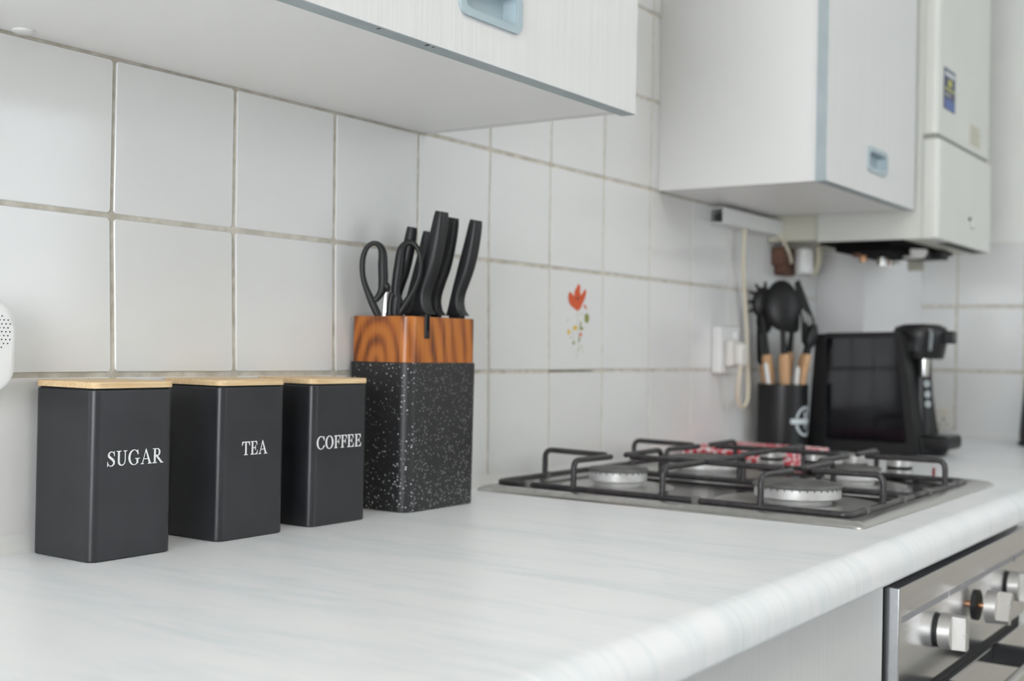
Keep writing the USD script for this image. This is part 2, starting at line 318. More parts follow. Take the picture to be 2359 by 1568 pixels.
obj('plaster', bx(ROOM_X0-.15, ROOM_X1+.15, .0, .15, 1.986, ROOM_H), 'paint_white', wb, smooth=False)
jit = {}
def jx(i, z):
    k = (i, z)
    if k not in jit:
        jit[k] = min(i*PX + JX.get(z, 0.0) + random.uniform(-.0006, .0006), ROOM_X1-.001)
    return jit[k]
def jz(i, r):
    k = ('z', i, r)
    if k not in jit: jit[k] = JZ[r] + random.uniform(-.0005, .0005)
    return jit[k]
poppy_tile = None
for r in range(len(JZ)-1):
    for i in range(-8, 16):
        x0, x1, x2, x3 = jx(i, JZ[r]), jx(i+1, JZ[r]), jx(i+1, JZ[r+1]), jx(i, JZ[r+1])
        if x1-x0 < .02: continue
        c = [(x0, jz(i, r)), (x1, jz(i+1, r)), (x2, jz(i+1, r+1)), (x3, jz(i, r+1))]
        p = obj('tile', tile_mesh(c, 0.0, gap=random.uniform(.0036, .0047), tilt=(random.gauss(0, .0022), random.gauss(0, .0022))), random.choice(['tile_glaze', 'tile_glaze', 'tile_glaze_warm']), wb)
        if (i, r) == (6, 1): poppy_tile = p
tag(stage.GetPrimAtPath(poppy_tile), label='white tile printed with a red poppy and small wild flowers')
# printed flowers on the decorated tile
def flat(poly, t=.00012, y=-.0002): return facing(extrude(poly, t), (0, y, 0), NEG_Y)
def ell(cx, cz, rx, rz, a=0): return affinity.translate(affinity.rotate(affinity.scale(Point(0, 0).buffer(1, 12), rx, rz), a), cx, cz)
def px2m(u, v): return (.9213+(u-358)*.000221, 1.2060-(v-90)*.0001224)     # tile picture coordinates, metres
def pm(pts): return Polygon([px2m(*q) for q in pts])
poppy = pm([(575, 360), (600, 345), (640, 400), (650, 330), (680, 270), (697, 235), (720, 260), (722, 350), (735, 380), (760, 330), (785, 295), (800, 310), (795, 370), (770, 440), (745, 490), (735, 530), (690, 570), (660, 548), (600, 505), (580, 470), (570, 420)]).buffer(.0012).buffer(-.0008)
poppy = union_all([poppy, pm([(785, 480), (800, 505), (818, 555), (790, 530), (765, 510)]), pm([(715, 850), (745, 835), (758, 870), (730, 890)])])
obj('poppy_print', flat(poppy), 'poppy_red', poppy_tile, smooth=False)
def ln(pts, w): return LineString([px2m(*q) for q in pts]).buffer(w)
grn = union_all([ell(*px2m(815, 655), .0068, .0076), pm([(730, 700), (748, 705), (740, 760), (780, 780), (750, 810), (722, 800)]), pm([(715, 890), (735, 900), (725, 950), (712, 960)]), pm([(630, 960), (655, 940), (668, 980), (640, 990)]), pm([(595, 900), (612, 895), (610, 915)])])
obj('leaf_print', flat(grn), 'leaf_green', poppy_tile, smooth=False)
pal = union_all([ln([(690, 570), (698, 700), (705, 850), (712, 1000), (690, 1160)], .0006), ln([(730, 610), (760, 600), (800, 610)], .0006), ln([(712, 1060), (745, 1000), (765, 1020)], .0008), ln([(640, 800), (650, 950)], .0006), ln([(765, 1050), (775, 1090)], .0007), ell(*px2m(570, 690), .0024, .0016)])
obj('stem_print', flat(pal), 'leaf_pale', poppy_tile, smooth=False)
obj('daisy_print', flat(union_all([ell(*px2m(665, 780), .0062, .0036), ell(*px2m(585, 835), .0042, .0042)])), 'daisy_yellow', poppy_tile, smooth=False)
obj('centre_print', flat(ell(*px2m(688, 418), .0030, .0024), y=-.00035), 'centre_dark', poppy_tile, smooth=False)
obj('joint_stain', bx(.919, 1.040, .0008, .0030, 1.0556, 1.0572), 'grout_dark', wb, smooth=False)

wr = thing('wall_right', kind='structure', loc=(ROOM_X1, 0, 0))
obj('backing', bx(ROOM_X1+.0016, ROOM_X1+.15, ROOM_Y0, .15, 0, 1.3545), 'grout', wr, smooth=False)
obj('plaster', bx(ROOM_X1+.0002, ROOM_X1+.15, ROOM_Y0, .15, 1.3545, ROOM_H), 'paint_white', wr, smooth=False)
for r in range(3):
    for k in range(6):
        u0, u1 = -.0355-.1525*k, -.0355-.1525*(k+1)
        if k == 0: u0 = -.0015
        elif k == 1: pass
        u0 = u0 if k == 0 else -.0355-.1525*k
        c = [(u1, JZ[r]), (u0, JZ[r]), (u0, JZ[r+1]-.002), (u1, JZ[r+1]-.002)]
        v, f = vf(tile_mesh(c, 0.0, gap=.0038, tilt=(random.gauss(0, .002), random.gauss(0, .002))))
        # (u, y, z) -> facing -x: x = X1 + y, y = u
        obj('tile', (np.column_stack([ROOM_X1+v[:, 1], v[:, 0], v[:, 2]]), f), 'tile_glaze', wr)
# sealant fillets along the worktop
def fillet(d, h, n=6):
    a = np.linspace(0, np.pi/2, n); return [(-d, 0.0)] + [(-d*(1-math.sin(t))*.9, h*(1-math.cos(t))*.95+.001) for t in a][1:] + [(0.0, 0.0)]
prof = fillet(.0085, .016)
ZC = .900
def strip_x(prof, x0, x1, y, z): return loft([np.array([(x, y+a, z+b) for a, b in prof]) for x in (x0, x1)])
struct('trim_1', strip_x(prof, ROOM_X0+.6, ROOM_X1-.001, .0, ZC), 'sealant')
struct('trim_2', loft([np.array([(ROOM_X1+a, y, ZC+b) for a, b in prof]) for y in (-.60, -.008)]), 'sealant')
# boxed pipe chase in the corner
struct('trim_3', bx(1.980, ROOM_X1-.0005, -.106, -.0005, ZC, 1.326), 'boxing_white', smooth=False)

# ------------------------------------------------------------------ worktop, base units, oven
def worktop_profile(yf=-.598, t=.038, r=.024):
    pts = [(0.0, ZC), (0.0, ZC-t), (yf+.006, ZC-t)]
    pts += [(yf+.006-.006*math.sin(a), ZC-t+.006*(1-math.cos(a))) for a in np.linspace(0, np.pi/2, 5)[1:]]
    pts += [(yf+r-r*math.cos(a), ZC-r+r*math.sin(a)) for a in np.linspace(0, np.pi/2, 10)]
    return pts
p = worktop_profile()
obj('worktop', loft([np.array([(x, y, z) for y, z in p]) for x in (-1.33, ROOM_X1-.001)]), 'worktop', smooth=30,
    label='pale marbled laminate worktop with rounded front edge', cat='worktop')
def handle_parts(parent, cx, cz, yf, w=.100, h=.042, r=.012):
    """Recessed pale blue cup handle: rim standing proud of the door and a pocket."""
    o, i = Polygon(rrect(w, h, r)), Polygon(rrect(w-.016, h-.014, r-.005))
    rim = facing(extrude(o.difference(i), .0035), (cx, yf+.0005, cz), NEG_Y)
    cw, chh, cr = w-.0162, h-.0142, r-.005
    inner = loft([ring3(rrect(cw*.90, chh*.86, cr*.8), .0012), ring3(rrect(cw*.93, chh*.90, cr*.8), .0022), ring3(rrect(cw-.0024, chh-.0024, cr*.8), .010), ring3(rrect(cw-.0022, chh-.0022, cr*.8), .017)])
    inner = m3.Manifold(m3.Mesh(np.asarray(inner[0], np.float32), np.asarray(inner[1], np.uint32)))
    cup = m3.Manifold.extrude(m3.CrossSection([rrect(cw, chh, cr).tolist()]), .0150) - inner
    cup = facing(cup, (cx, yf+.0138, cz), NEG_Y)
    hp = obj('handle', cat(rim, cup), 'handle_blue', parent, smooth=35, label='pale blue recessed cup handle')
    return hp
def door_panel(x0, x1, y0, y1, z0, z1, pockets=()):
    d = m3.Manifold.cube((x1-x0, y1-y0, z1-z0)).translate((x0, y0, z0))
    for cx, cz, w, h, r in pockets:
        cs = m3.CrossSection([rrect(w, h, r).tolist()]); cut = m3.Manifold.extrude(cs, .0145)
        v = cut.transform([[1, 0, 0, cx], [0, 0, 1, y0-.0005], [0, 1, 0, cz]]) if False else cut.rotate((90, 0, 0)).translate((cx, y0+.0140, cz))
        d = d - v
    return d
def base_unit(x0, x1, label, hx=None):
    t = thing('base_cabinet', label, 'cabinet', ((x0+x1)/2, -.3, 0))
    obj('carcass', cat(bx(x0, x0+.016, -.546, -.02, .15, .861), bx(x1-.016, x1, -.546, -.02, .15, .861), bx(x0+.016, x1-.016, -.546, -.02, .15, .166), bx(x0+.016, x1-.016, -.026, -.02, .166, .861), bx(x0+.016, x1-.016, -.12, -.026, .845, .861)), 'carcass_white', t, smooth=False)
    obj('plinth', bx(x0, x1, -.50, -.485, 0, .15), 'carcass_white', t, smooth=False)
    d = obj('door', bx(x0+.0015, x1-.0015, -.566, -.547, .155, .8605), 'laminate_white', t, smooth=False)
    handle_parts(d, (x0+x1)/2 if hx is None else hx, .79, -.566)
    return t
base_unit(.100, .7015, 'white wood-grain base cabinet under the worktop left of the oven', hx=.18)
base_unit(-.502, .0985, 'white wood-grain base cabinet left of its neighbour beside the oven')
base_unit(1.312, 1.912, 'white wood-grain base cabinet right of the oven')
base_unit(1.914, 2.392, 'narrow white base cabinet in the corner under the worktop')

ov = thing('oven', 'stainless steel built-in oven with satin control knobs under the hob', 'oven', (1.0095, -.3, 0))
OX0, OX1, OY = .7118, 1.308, -.580
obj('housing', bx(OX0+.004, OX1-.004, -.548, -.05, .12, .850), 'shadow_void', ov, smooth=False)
pnl = obj('control_panel', rbox(OX0, OX1, OY, -.553, .722, .8445, .0015, 2), 'steel_panel', ov, smooth=30, label='glossy stainless control panel')
obj('trim_strip', bx(OX0-.0035, OX0-.0008, -.566, -.545, .12, .851), 'black_rubber', ov, smooth=False)
obj('printed_band', bx(.7208, 1.300, OY-.0002, OY+.001, .8062, .8132), 'panel_print', pnl, smooth=False)
sq = Polygon(rrect(.0045, .0062, .0006)).difference(Polygon(rrect(.0034, .0050, .0003)))
obj('printed_symbol', facing(extrude(sq, .0002), (.9000, OY-.0003, .8097), NEG_Y), 'print_white', pnl, smooth=False)
z_ = Polygon(rrect(.0052, .0075, .0025)).difference(Polygon(rrect(.0036, .0058, .0017)))
obj('printed_symbol', facing(extrude(z_, .0002), (1.231, OY-.0003, .8075), NEG_Y), 'hole_dark', pnl, smooth=False)
obj('door_gap', bx(OX0+.002, OX1-.002, -.572, -.548, .706, .7225), 'black_rubber', ov, smooth=False)
dr = obj('door', rbox(OX0, OX1, OY, -.553, .13, .7055, .0015, 2), 'steel_panel', ov, smooth=30)
obj('window_glass', bx(OX0+.045, OX1-.045, OY-.0015, OY+.002, .20, .640), 'oven_glass', dr, smooth=False)
hz, hy = .696, -.640
hd_ = obj('handle', rbox(.775, 1.245, hy-.008, hy+.008, hz-.013, hz+.013, .006), 'steel', dr, smooth=35)
for ax_ in (.893, 1.127): obj('handle_arm', rbox(ax_-.008, ax_+.008, hy+.006, OY+.002, hz-.0130, hz+.0130, .003), 'black_satin', dr, smooth=35)
def knob(cx, cz, out=0.0, rot=0.0, label=None):
    y0 = OY-.0035-out
    R = .0205
    body = m3.Manifold.cylinder(.0285, R, R*.97, 48)
    keep = m3.Manifold.cube((2*R, .0150, .06)).translate((-R, -.0075, .0135)) + m3.Manifold.cylinder(.0135, R, R, 48)
    grip = body ^ keep
    grip = grip.rotate((0, 0, rot))
    k = obj('knob', facing(grip, (cx, y0, cz), NEG_Y), 'knob_satin', pnl, smooth=28, **({'label': label} if label else {}))
    obj('collar', facing(m3.Manifold.cylinder(.0034, R*.93, R*.93, 40), (cx, OY, cz), NEG_Y), 'black_rubber', k, smooth=30)
    if out: obj('shaft', facing(m3.Manifold.cylinder(out+.006, .0042, .0042, 16), (cx, OY, cz), NEG_Y), 'copper', k, smooth=30)
    ln_ = xf(bx(-.0010, .0010, .006, R*.96, .0283, .0291), np.array([[math.cos(math.radians(rot)), -math.sin(math.radians(rot)), 0], [math.sin(math.radians(rot)), math.cos(math.radians(rot)), 0], [0, 0, 1]]))
    obj('mark', facing(ln_, (cx, y0, cz), NEG_Y), 'print_white', k, smooth=False)
knob(.860, .7745, rot=90); knob(1.028, .7762, out=.010, rot=62, label='control knob pulled out on its brass shaft'); knob(1.196, .7762, rot=90)

# ------------------------------------------------------------------ gas hob
HX0, HX1, HY0, HY1 = .7235, 1.3095, -.5355, -.0125
hob = thing('gas_hob', 'four burner stainless steel gas hob with black wire pan supports', 'hob', ((HX0+HX1)/2, (HY0+HY1)/2, ZC))
hc = ((HX0+HX1)/2, (HY0+HY1)/2); W_, D_ = HX1-HX0, HY1-HY0
def HR(q, z, r): return ring3(rrect(W_-2*q, D_-2*q, r), z, hc)
obj('rim', loft([HR(0, ZC+.0003, .010), HR(.0008, ZC+.0025, .010), HR(.006, ZC+.0062, .010), HR(.012, ZC+.0078, .010), HR(.020, ZC+.0080, .010), HR(.026, ZC+.0068, .012), HR(.034, ZC+.0042, .014)]), 'hob_rim', hob, smooth=50, label='raised satin steel rim')
pan = [HR(.026, ZC+.0030, .014), HR(.0262, ZC+.0045, .014)]
obj('hob_plate', loft(pan), 'hob_steel', hob, smooth=30)
BUR = [(.872, -.146, .0395, 'small'), (.8715, -.4025, .0530, 'big'), (1.130, -.150, .0530, 'mid'), (1.136, -.3795, .0390, 'mid')]
for bxx, byy, br, _ in BUR:
    z0 = ZC+.0045
    obj('burner_dish', lathe([(br*1.95, z0-.0002), (br*1.9, z0+.0006), (br*1.3, z0+.0026), (br*1.12, z0+.0010), (br*.9, z0+.0008)], 48, (bxx, byy, 0)), 'steel_brushed', hob, smooth=40)
    b = obj('burner', lathe([(br*.78, z0+.0006), (br*.80, z0+.0060), (br*.96, z0+.0070), (br*1.0, z0+.0085), (br*1.0, z0+.0185), (br*.985, z0+.0205), (br*.90, z0+.0205)], 56, (bxx, byy, 0)), 'burner_alu', hob, smooth=35)
    obj('burner_cap', lathe([(br*.92, z0+.0204), (br*1.03, z0+.0206), (br*1.045, z0+.0222), (br*1.02, z0+.0245), (br*.80, z0+.0256), (.0, z0+.0260)], 56, (bxx, byy, 0)), 'cap_grey', b, smooth=35)
    n = int(br*700); slots = []
    for k in range(n):
        a = 2*math.pi*k/n; q = bx(-.0006, .0006, -.0010, .0004, -.0006, .0016)
        slots.append(xf(q, [[-math.sin(a), math.cos(a), 0], [math.cos(a), math.sin(a), 0], [0, 0, 1]], (bxx+br*1.0*math.cos(a), byy+br*1.0*math.sin(a), z0+.0186)))
    obj('flame_port', cat(*slots), 'hole_dark', b, smooth=False, kind='stuff')
    obj('spark_plug', lathe([(.0028, z0), (.0028, z0+.008), (.0012, z0+.0085), (.0012, z0+.016)], 10, (bxx+br*1.18*math.cos(.7), byy+br*1.18*math.sin(.7), 0)), 'plastic_old_white', b, smooth=30)
GR, GZ, GT = .0040, ZC+.0098, ZC+.0462
def grate(x0, x1, y0, y1, bs, label):
    g = obj('pan_support', tube(np.vstack([bend([(( x0+x1)/2, y0, GZ), (x1, y0, GZ), (x1, y1, GZ), (x0, y1, GZ), (x0, y0, GZ), ((x0+x1)/2, y0, GZ)], .012)]), GR, 10), 'enamel_iron', hob, smooth=45, label=label)
    def arm(p, q):  # leg on the frame at p, bending to a finger ending at q
        obj('finger', tube(bend([(p[0], p[1], GZ), (p[0], p[1], GT), (q[0], q[1], GT-.001)], .012), GR*.97, 10, True), 'enamel_iron', g, smooth=45)
    (ax, ay), (cx, cy) = bs            # back burner, front burner
    gap = .021
    arm((ax, y1), (ax, ay+gap)); arm((cx, y0), (cx, cy-gap))
    for (qx, qy) in bs: arm((x0, qy), (qx-gap, qy)); arm((x1, qy), (qx+gap, qy))
    ym = (ay+cy)/2
    mx = (ax+cx)/2
    obj('finger', tube([(ax, ay-gap, GT-.001), (mx, ym, GT-.0005), (cx, cy+gap, GT-.001)], GR*.97, 10, True), 'enamel_iron', g, smooth=45, label='long finger bridging front and back burner')
    for xs in (x0, x1): arm((xs, ym), (mx, ym))
    for fx, fy in ((x0, y0+.19), (x1, y0+.19), ((x0+x1)/2, y1), (x0, y1-.05), (x1-.05, y0), (x0+.05, y0)):
        obj('rubber_foot', lathe([(.0052, ZC+.0042), (.0060, ZC+.006), (.0060, GZ+.0042), (.0050, GZ+.0052)], 12, (fx, fy, 0)), 'cap_grey', g, smooth=30)
grate(.7575, .9965, -.5095, -.0270, [(.872, -.146), (.8715, -.4025)], 'left pan support of black wire')
grate(1.0045, 1.2430, -.5095, -.0270, [(1.130, -.150), (1.136, -.3795)], 'right pan support of black wire')
for ky in (-.405, -.337, -.2715, -.200):
    kx = 1.272
    k = obj('knob', lathe([(.0195, ZC+.0072), (.0195, ZC+.0168), (.0190, ZC+.0172)], 32, (kx, ky, 0)), 'hob_knob', hob, smooth=35, label='upright satin knob with a black band')
    obj('band', lathe([(.0186, ZC+.0170), (.0186, ZC+.0225)], 32, (kx, ky, 0)), 'black_rubber', k, smooth=35)
    obj('knob_top', lathe([(.0190, ZC+.0224), (.0195, ZC+.0230), (.0192, ZC+.0330), (.0180, ZC+.0345), (0, ZC+.0348)], 32, (kx, ky, 0)), 'hob_knob', k, smooth=35)
obj('ignition_button', cat(rbox(1.263, 1.275, -.463, -.451, ZC+.007, ZC+.011, .002)), 'plastic_old_white', hob)
obj('ignition_mark', rbox(1.2672, 1.2708, -.459, -.455, ZC+.0108, ZC+.0235, .0012), 'red_plastic', hob)

# ------------------------------------------------------------------ wall cabinets
def wall_cabinet(x0, x1, doors, label):
    t = thing('wall_cabinet', label, 'cabinet', ((x0+x1)/2, -.14, 1.358))
    z0, z1 = 1.358, 2.08
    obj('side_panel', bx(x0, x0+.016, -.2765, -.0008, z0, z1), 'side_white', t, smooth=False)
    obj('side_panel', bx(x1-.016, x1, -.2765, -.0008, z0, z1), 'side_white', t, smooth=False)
    obj('carcass', cat(bx(x0+.016, x1-.016, -.2765, -.0008, z0, z0+.016), bx(x0+.016, x1-.016, -.2765, -.0008, z1-.016, z1), bx(x0+.016, x1-.016, -.008, -.0008, z0+.016, z1-.016)), 'carcass_white', t, smooth=False)
    for a, b, hx, hzz in doors:
        d = obj('door', door_panel(a, b, -.2950, -.2772, z0-.0005, z1, [(hx, hzz, .0845, .0285, .007)]), 'laminate_white', t, smooth=20)
        e = .0006
        obj('edge_band', cat(bx(a, b, -.2944, -.2772, z0-.0005-e, z0-.0004), bx(a-e, a+.0001, -.2944, -.2772, z0-.0005, z1), bx(b-.0001, b+e, -.2944, -.2772, z0-.0005, z1)), 'edge_blue_grey', d, smooth=False, label='blue-grey edge band')
        handle_parts(d, hx, hzz, -.2950)
    return t
c1 = wall_cabinet(-.572, .6270, [(.032, .6355, .3520, 1.4155), (-.570, .030, -.27, 1.4155)], 'white wall cabinet above the black canisters, blue-grey edge under its door')
for cx, cw in ((.197, .0016), (.262, .0021), (.271, .0009), (.395, .0030), (.408, .0011)):
    obj('chip', rbox(cx, cx+cw, -.2935+random.uniform(0, .004), -.2920+random.uniform(0, .004), 1.3565, 1.3571, .0002, 2), 'chip_dark', c1)
obj('fixing_cap', lathe([(.0001, 1.3552), (.007, 1.3553), (.0095, 1.3565), (.0098, 1.3582)], 24, (.047, -.014, 0)), 'plastic_white', c1, smooth=40)
c2 = wall_cabinet(1.2440, 1.6900, [(1.2400, 1.6900, 1.4765, 1.4175)], 'white wall cabinet beside the boiler, above the utensil pot')

# ------------------------------------------------------------------ boiler
bo = thing('boiler', 'cream white wall-hung gas boiler with a blue sticker, right of the far cabinet', 'boiler', (1.90, -.17, 1.306))
BX0, BX1, BY, BZ0, BZ1 = 1.7080, 2.0930, -.333, 1.3065, 2.10
def brr(x0, x1, y0, y1, z0, z1, r=.010): return rprism(x1-x0, y1-y0, z0, z1, r, ((x0+x1)/2, (y0+y1)/2), .004)
obj('rear_frame', bx(BX0+.004, BX1-.004, -.100, -.0005, BZ0+.004, BZ1-.01), 'boiler_cream', bo, smooth=False)
obj('casing', cat(bx(BX0, BX0+.012, BY+.030, -.103, BZ0, BZ1), bx(BX1-.012, BX1, BY+.030, -.103, BZ0, BZ1), bx(BX0+.012, BX1-.012, BY+.030, -.103, BZ0+.055, BZ1)), 'boiler_white', bo, smooth=False)
FX0, FX1 = BX0-.0005, BX1+.0005
fup = obj('front_cover', brr(FX0+.003, FX1-.003, BY+.003, BY+.034, 1.500, BZ1), 'boiler_white', bo, smooth=40)
flo = obj('lower_cover', brr(FX0-.001, FX1+.001, BY-.002, BY+.034, BZ0-.001, 1.4915), 'boiler_white', bo, smooth=40)
obj('cover_joint', bx(FX0+.006, FX1-.006, BY+.008, BY+.032, 1.4915, 1.500), 'boiler_groove', bo, smooth=False)
st = obj('sticker', bx(1.7440, 1.8200, BY+.0022, BY+.0042, 1.5530, 1.6300), 'sticker_navy', fup, smooth=False, label='dark blue energy sticker')
sy = BY+.0019
bars = [(1.7500, 1.8140, 1.6160, 1.6235, 'logo_white'), (1.772, 1.795, 1.5985, 1.6105, 'sticker_yellow'), (1.7500, 1.8140, 1.5900, 1.5935, 'sticker_yellow'), (1.7500, 1.8140, 1.5550, 1.5730, 'sticker_blue'), (1.7500, 1.790, 1.5800, 1.5825, 'sticker_pale')]
for a, b_, c_, d_, mm in bars: obj('printed_bar', bx(a, b_, sy, sy+.001, c_, d_), mm, st, smooth=False)
s2 = obj('sticker', bx(1.933, 2.011, BY+.0022, BY+.0042, 1.512, 1.5545), 'sticker_pale', fup, smooth=False, label='small pale service label')
for k in range(4): obj('printed_bar', bx(1.940, 2.003-.012*(k % 2), sy, sy+.001, 1.519+.009*k, 1.5205+.009*k), 'boiler_groove', s2, smooth=False)
obj('pressure_dial', facing(lathe([(.013, 0), (.013, .004), (.0115, .0055), (0, .0055)], 24), (1.940, BY-.002, 1.3555), NEG_Y), 'boiler_white', flo, smooth=30)
obj('indicator', facing(lathe([(.0035, 0), (.0035, .003), (0, .0032)], 14), (1.921, BY-.002, 1.3615), NEG_Y), 'hole_dark', flo, smooth=30)
obj('underside_shade_block', cat(bx(BX0+.014, BX1-.014, -.262, -.104, BZ0-.005, BZ0+.034), bx(BX0+.03, BX1-.10, -.235, -.13, BZ0-.018, BZ0-.005)), 'shadow_void', bo, smooth=False, label='near-black block painting the shade of the open underside')  # near-black blocks put the shade of the open boiler bottom into colour
for px_, py_, rr, zz, mm in ((1.775, -.16, .0075, 1.280, 'bracket_brown'), (1.84, -.15, .0075, 1.276, 'copper'), (1.90, -.17, .011, 1.272, 'steel'), (1.955, -.16, .0075, 1.276, 'copper'), (2.02, -.16, .0075, 1.280, 'steel')):
    obj('pipe', tube([(px_, py_, BZ0+.05), (px_, py_, zz)], rr, 14), mm, bo, smooth=40)
obj('flow_pipe', tube(bend([(1.80, -.17, 1.306), (1.90, -.20, 1.296), (2.02, -.22, 1.300), (2.04, -.16, 1.32)], .02), .005, 10), 'steel', bo, smooth=40)
obj('underside', bx(BX0+.014, BX1-.014, BY+.036, -.263, BZ0+.001, BZ0+.034), 'boiler_cream', bo, smooth=False)
obj('gas_valve', cat(rbox(1.905, 1.955, -.255, -.215, 1.283, 1.322, .008), rbox(1.965, 2.02, -.27, -.22, 1.288, 1.318, .004)), 'black_matt', bo, smooth=35)
obj('pump_body', lathe([(.004, 1.283), (.020, 1.285), (.026, 1.295), (.026, 1.320)], 24, (1.895, -.235, 0)), 'plastic_old_white', bo, smooth=35)
obj('vent_slot', cat(*[bx(1.80+.030*k, 1.822+.030*k, BY+.004, BY+.028, BZ0-.0016, BZ0-.0006) for k in range(9)]), 'hole_dark', flo, smooth=False)
obj('tag', cat(bx(2.085, 2.0856, -.20, -.165, 1.272, 1.303)), 'sticker_pale', bo, smooth=False)
fit = thing('pipe_fitting', 'white plastic valve on a brown bracket at the wall below the boiler', 'pipe fitting', (1.765, -.03, 1.24))
obj('bracket', cat(rbox(1.728, 1.782, -.030, -.0005, 1.264, 1.302, .004), rbox(1.742, 1.80, -.026, -.0005, 1.246, 1.285, .006)), 'bracket_brown', fit, smooth=35)
obj('valve_body', cat(lathe([(.004, 1.248), (.016, 1.250), (.0185, 1.258), (.0185, 1.298), (.014, 1.302)], 24, (1.785, -.048, 0))), 'plastic_white', fit, smooth=35)
obj('outlet', tube(bend([(1.785, -.048, 1.256), (1.82, -.055, 1.252), (1.835, -.058, 1.280), (1.835, -.058, 1.302)], .015), .008, 12, True), 'plastic_cream', fit, smooth=40)
obj('wire', tube(smooth_path([(1.69, -.018, 1.335), (1.705, -.032, 1.315), (1.735, -.036, 1.288), (1.752, -.034, 1.272)], 20), .0035, 8, True), 'cable_cream', fit, smooth=40)

# trunking under the far cabinet, with its cable, and the socket with plug
tr = thing('cable_trunking', 'white plastic cable trunking with an open end under the far wall cabinet', 'trunking', (1.62, -.015, 1.335))
TX0, TX1, TY, TZ0, TZ1 = 1.440, 1.800, -.030, 1.3215, 1.3500
obj('channel', cat(bx(TX0, TX1, TY, TY+.002, TZ0, TZ1), bx(TX0, TX1, TY+.002, -.0008, TZ0, TZ0+.002), bx(TX0, TX1, TY+.002, -.0008, TZ1-.002, TZ1), bx(TX0, TX1, -.0026, -.0008, TZ0+.002, TZ1-.002), bx(TX1-.002, TX1, TY+.002, -.0026, TZ0+.002, TZ1-.002)), 'plastic_white', tr, smooth=False)
obj('cable_bundle', tube([(TX0+.012, -.015, 1.333), (TX1-.01, -.015, 1.333)], .008, 10, True), 'hole_dark', tr, smooth=40)
so = thing('wall_socket', 'white wall socket with a switch, edge on, behind the utensil pot', 'socket', (1.504, -.01, 1.093))
obj('faceplate', rbox(1.4615, 1.5475, -.0180, -.0005, 1.050, 1.136, .003), 'plastic_white', so, smooth=35)
obj('switch', rbox(1.520, 1.532, -.0215, -.016, 1.112, 1.126, .0015), 'plastic_white', so, smooth=35)
pg = thing('plug', 'cream plug with a curved cable in the wall socket behind the pot', 'plug', (1.487, -.03, 1.088))
obj('plug_body', cat(rbox(1.478, 1.522, -.034, -.0185, 1.062, 1.110, .005), rbox(1.484, 1.516, -.050, -.032, 1.064, 1.106, .006)), 'plastic_old_white', pg, smooth=35)
obj('cable', tube(smooth_path([(1.496, -.042, 1.068), (1.498, -.040, 1.048), (1.506, -.034, 1.015), (1.522, -.030, .992), (1.545, -.028, .987), (1.566, -.026, 1.000), (1.582, -.020, 1.030), (1.590, -.014, 1.080), (1.586, -.012, 1.150), (1.572, -.014, 1.205), (1.556, -.018, 1.250), (1.553, -.020, 1.290), (1.555, -.020, 1.323)], 70), .0038, 10, True), 'cable_cream', pg, smooth=45)
fs = thing('wall_socket', 'small beige double socket low on the far wall behind the coffee machine', 'socket', (2.39, -.14, .93))
obj('faceplate', rbox(ROOM_X1-.0105, ROOM_X1-.0005, -.188, -.085, .9175, .968, .003), 'plastic_old_white', fs, smooth=35)
for yy in (-.165, -.115):
    obj('switch', rbox(ROOM_X1-.0135, ROOM_X1-.009, yy-.010, yy+.004, .950, .960, .001), 'plastic_cream', fs, smooth=35)
    obj('pin_hole', cat(bx(ROOM_X1-.0109, ROOM_X1-.0100, yy-.002, yy+.002, .936, .943), bx(ROOM_X1-.0109, ROOM_X1-.0100, yy-.011, yy-.006, .926, .929), bx(ROOM_X1-.0109, ROOM_X1-.0100, yy+.006, yy+.011, .926, .929)), 'hole_dark', fs, smooth=False)

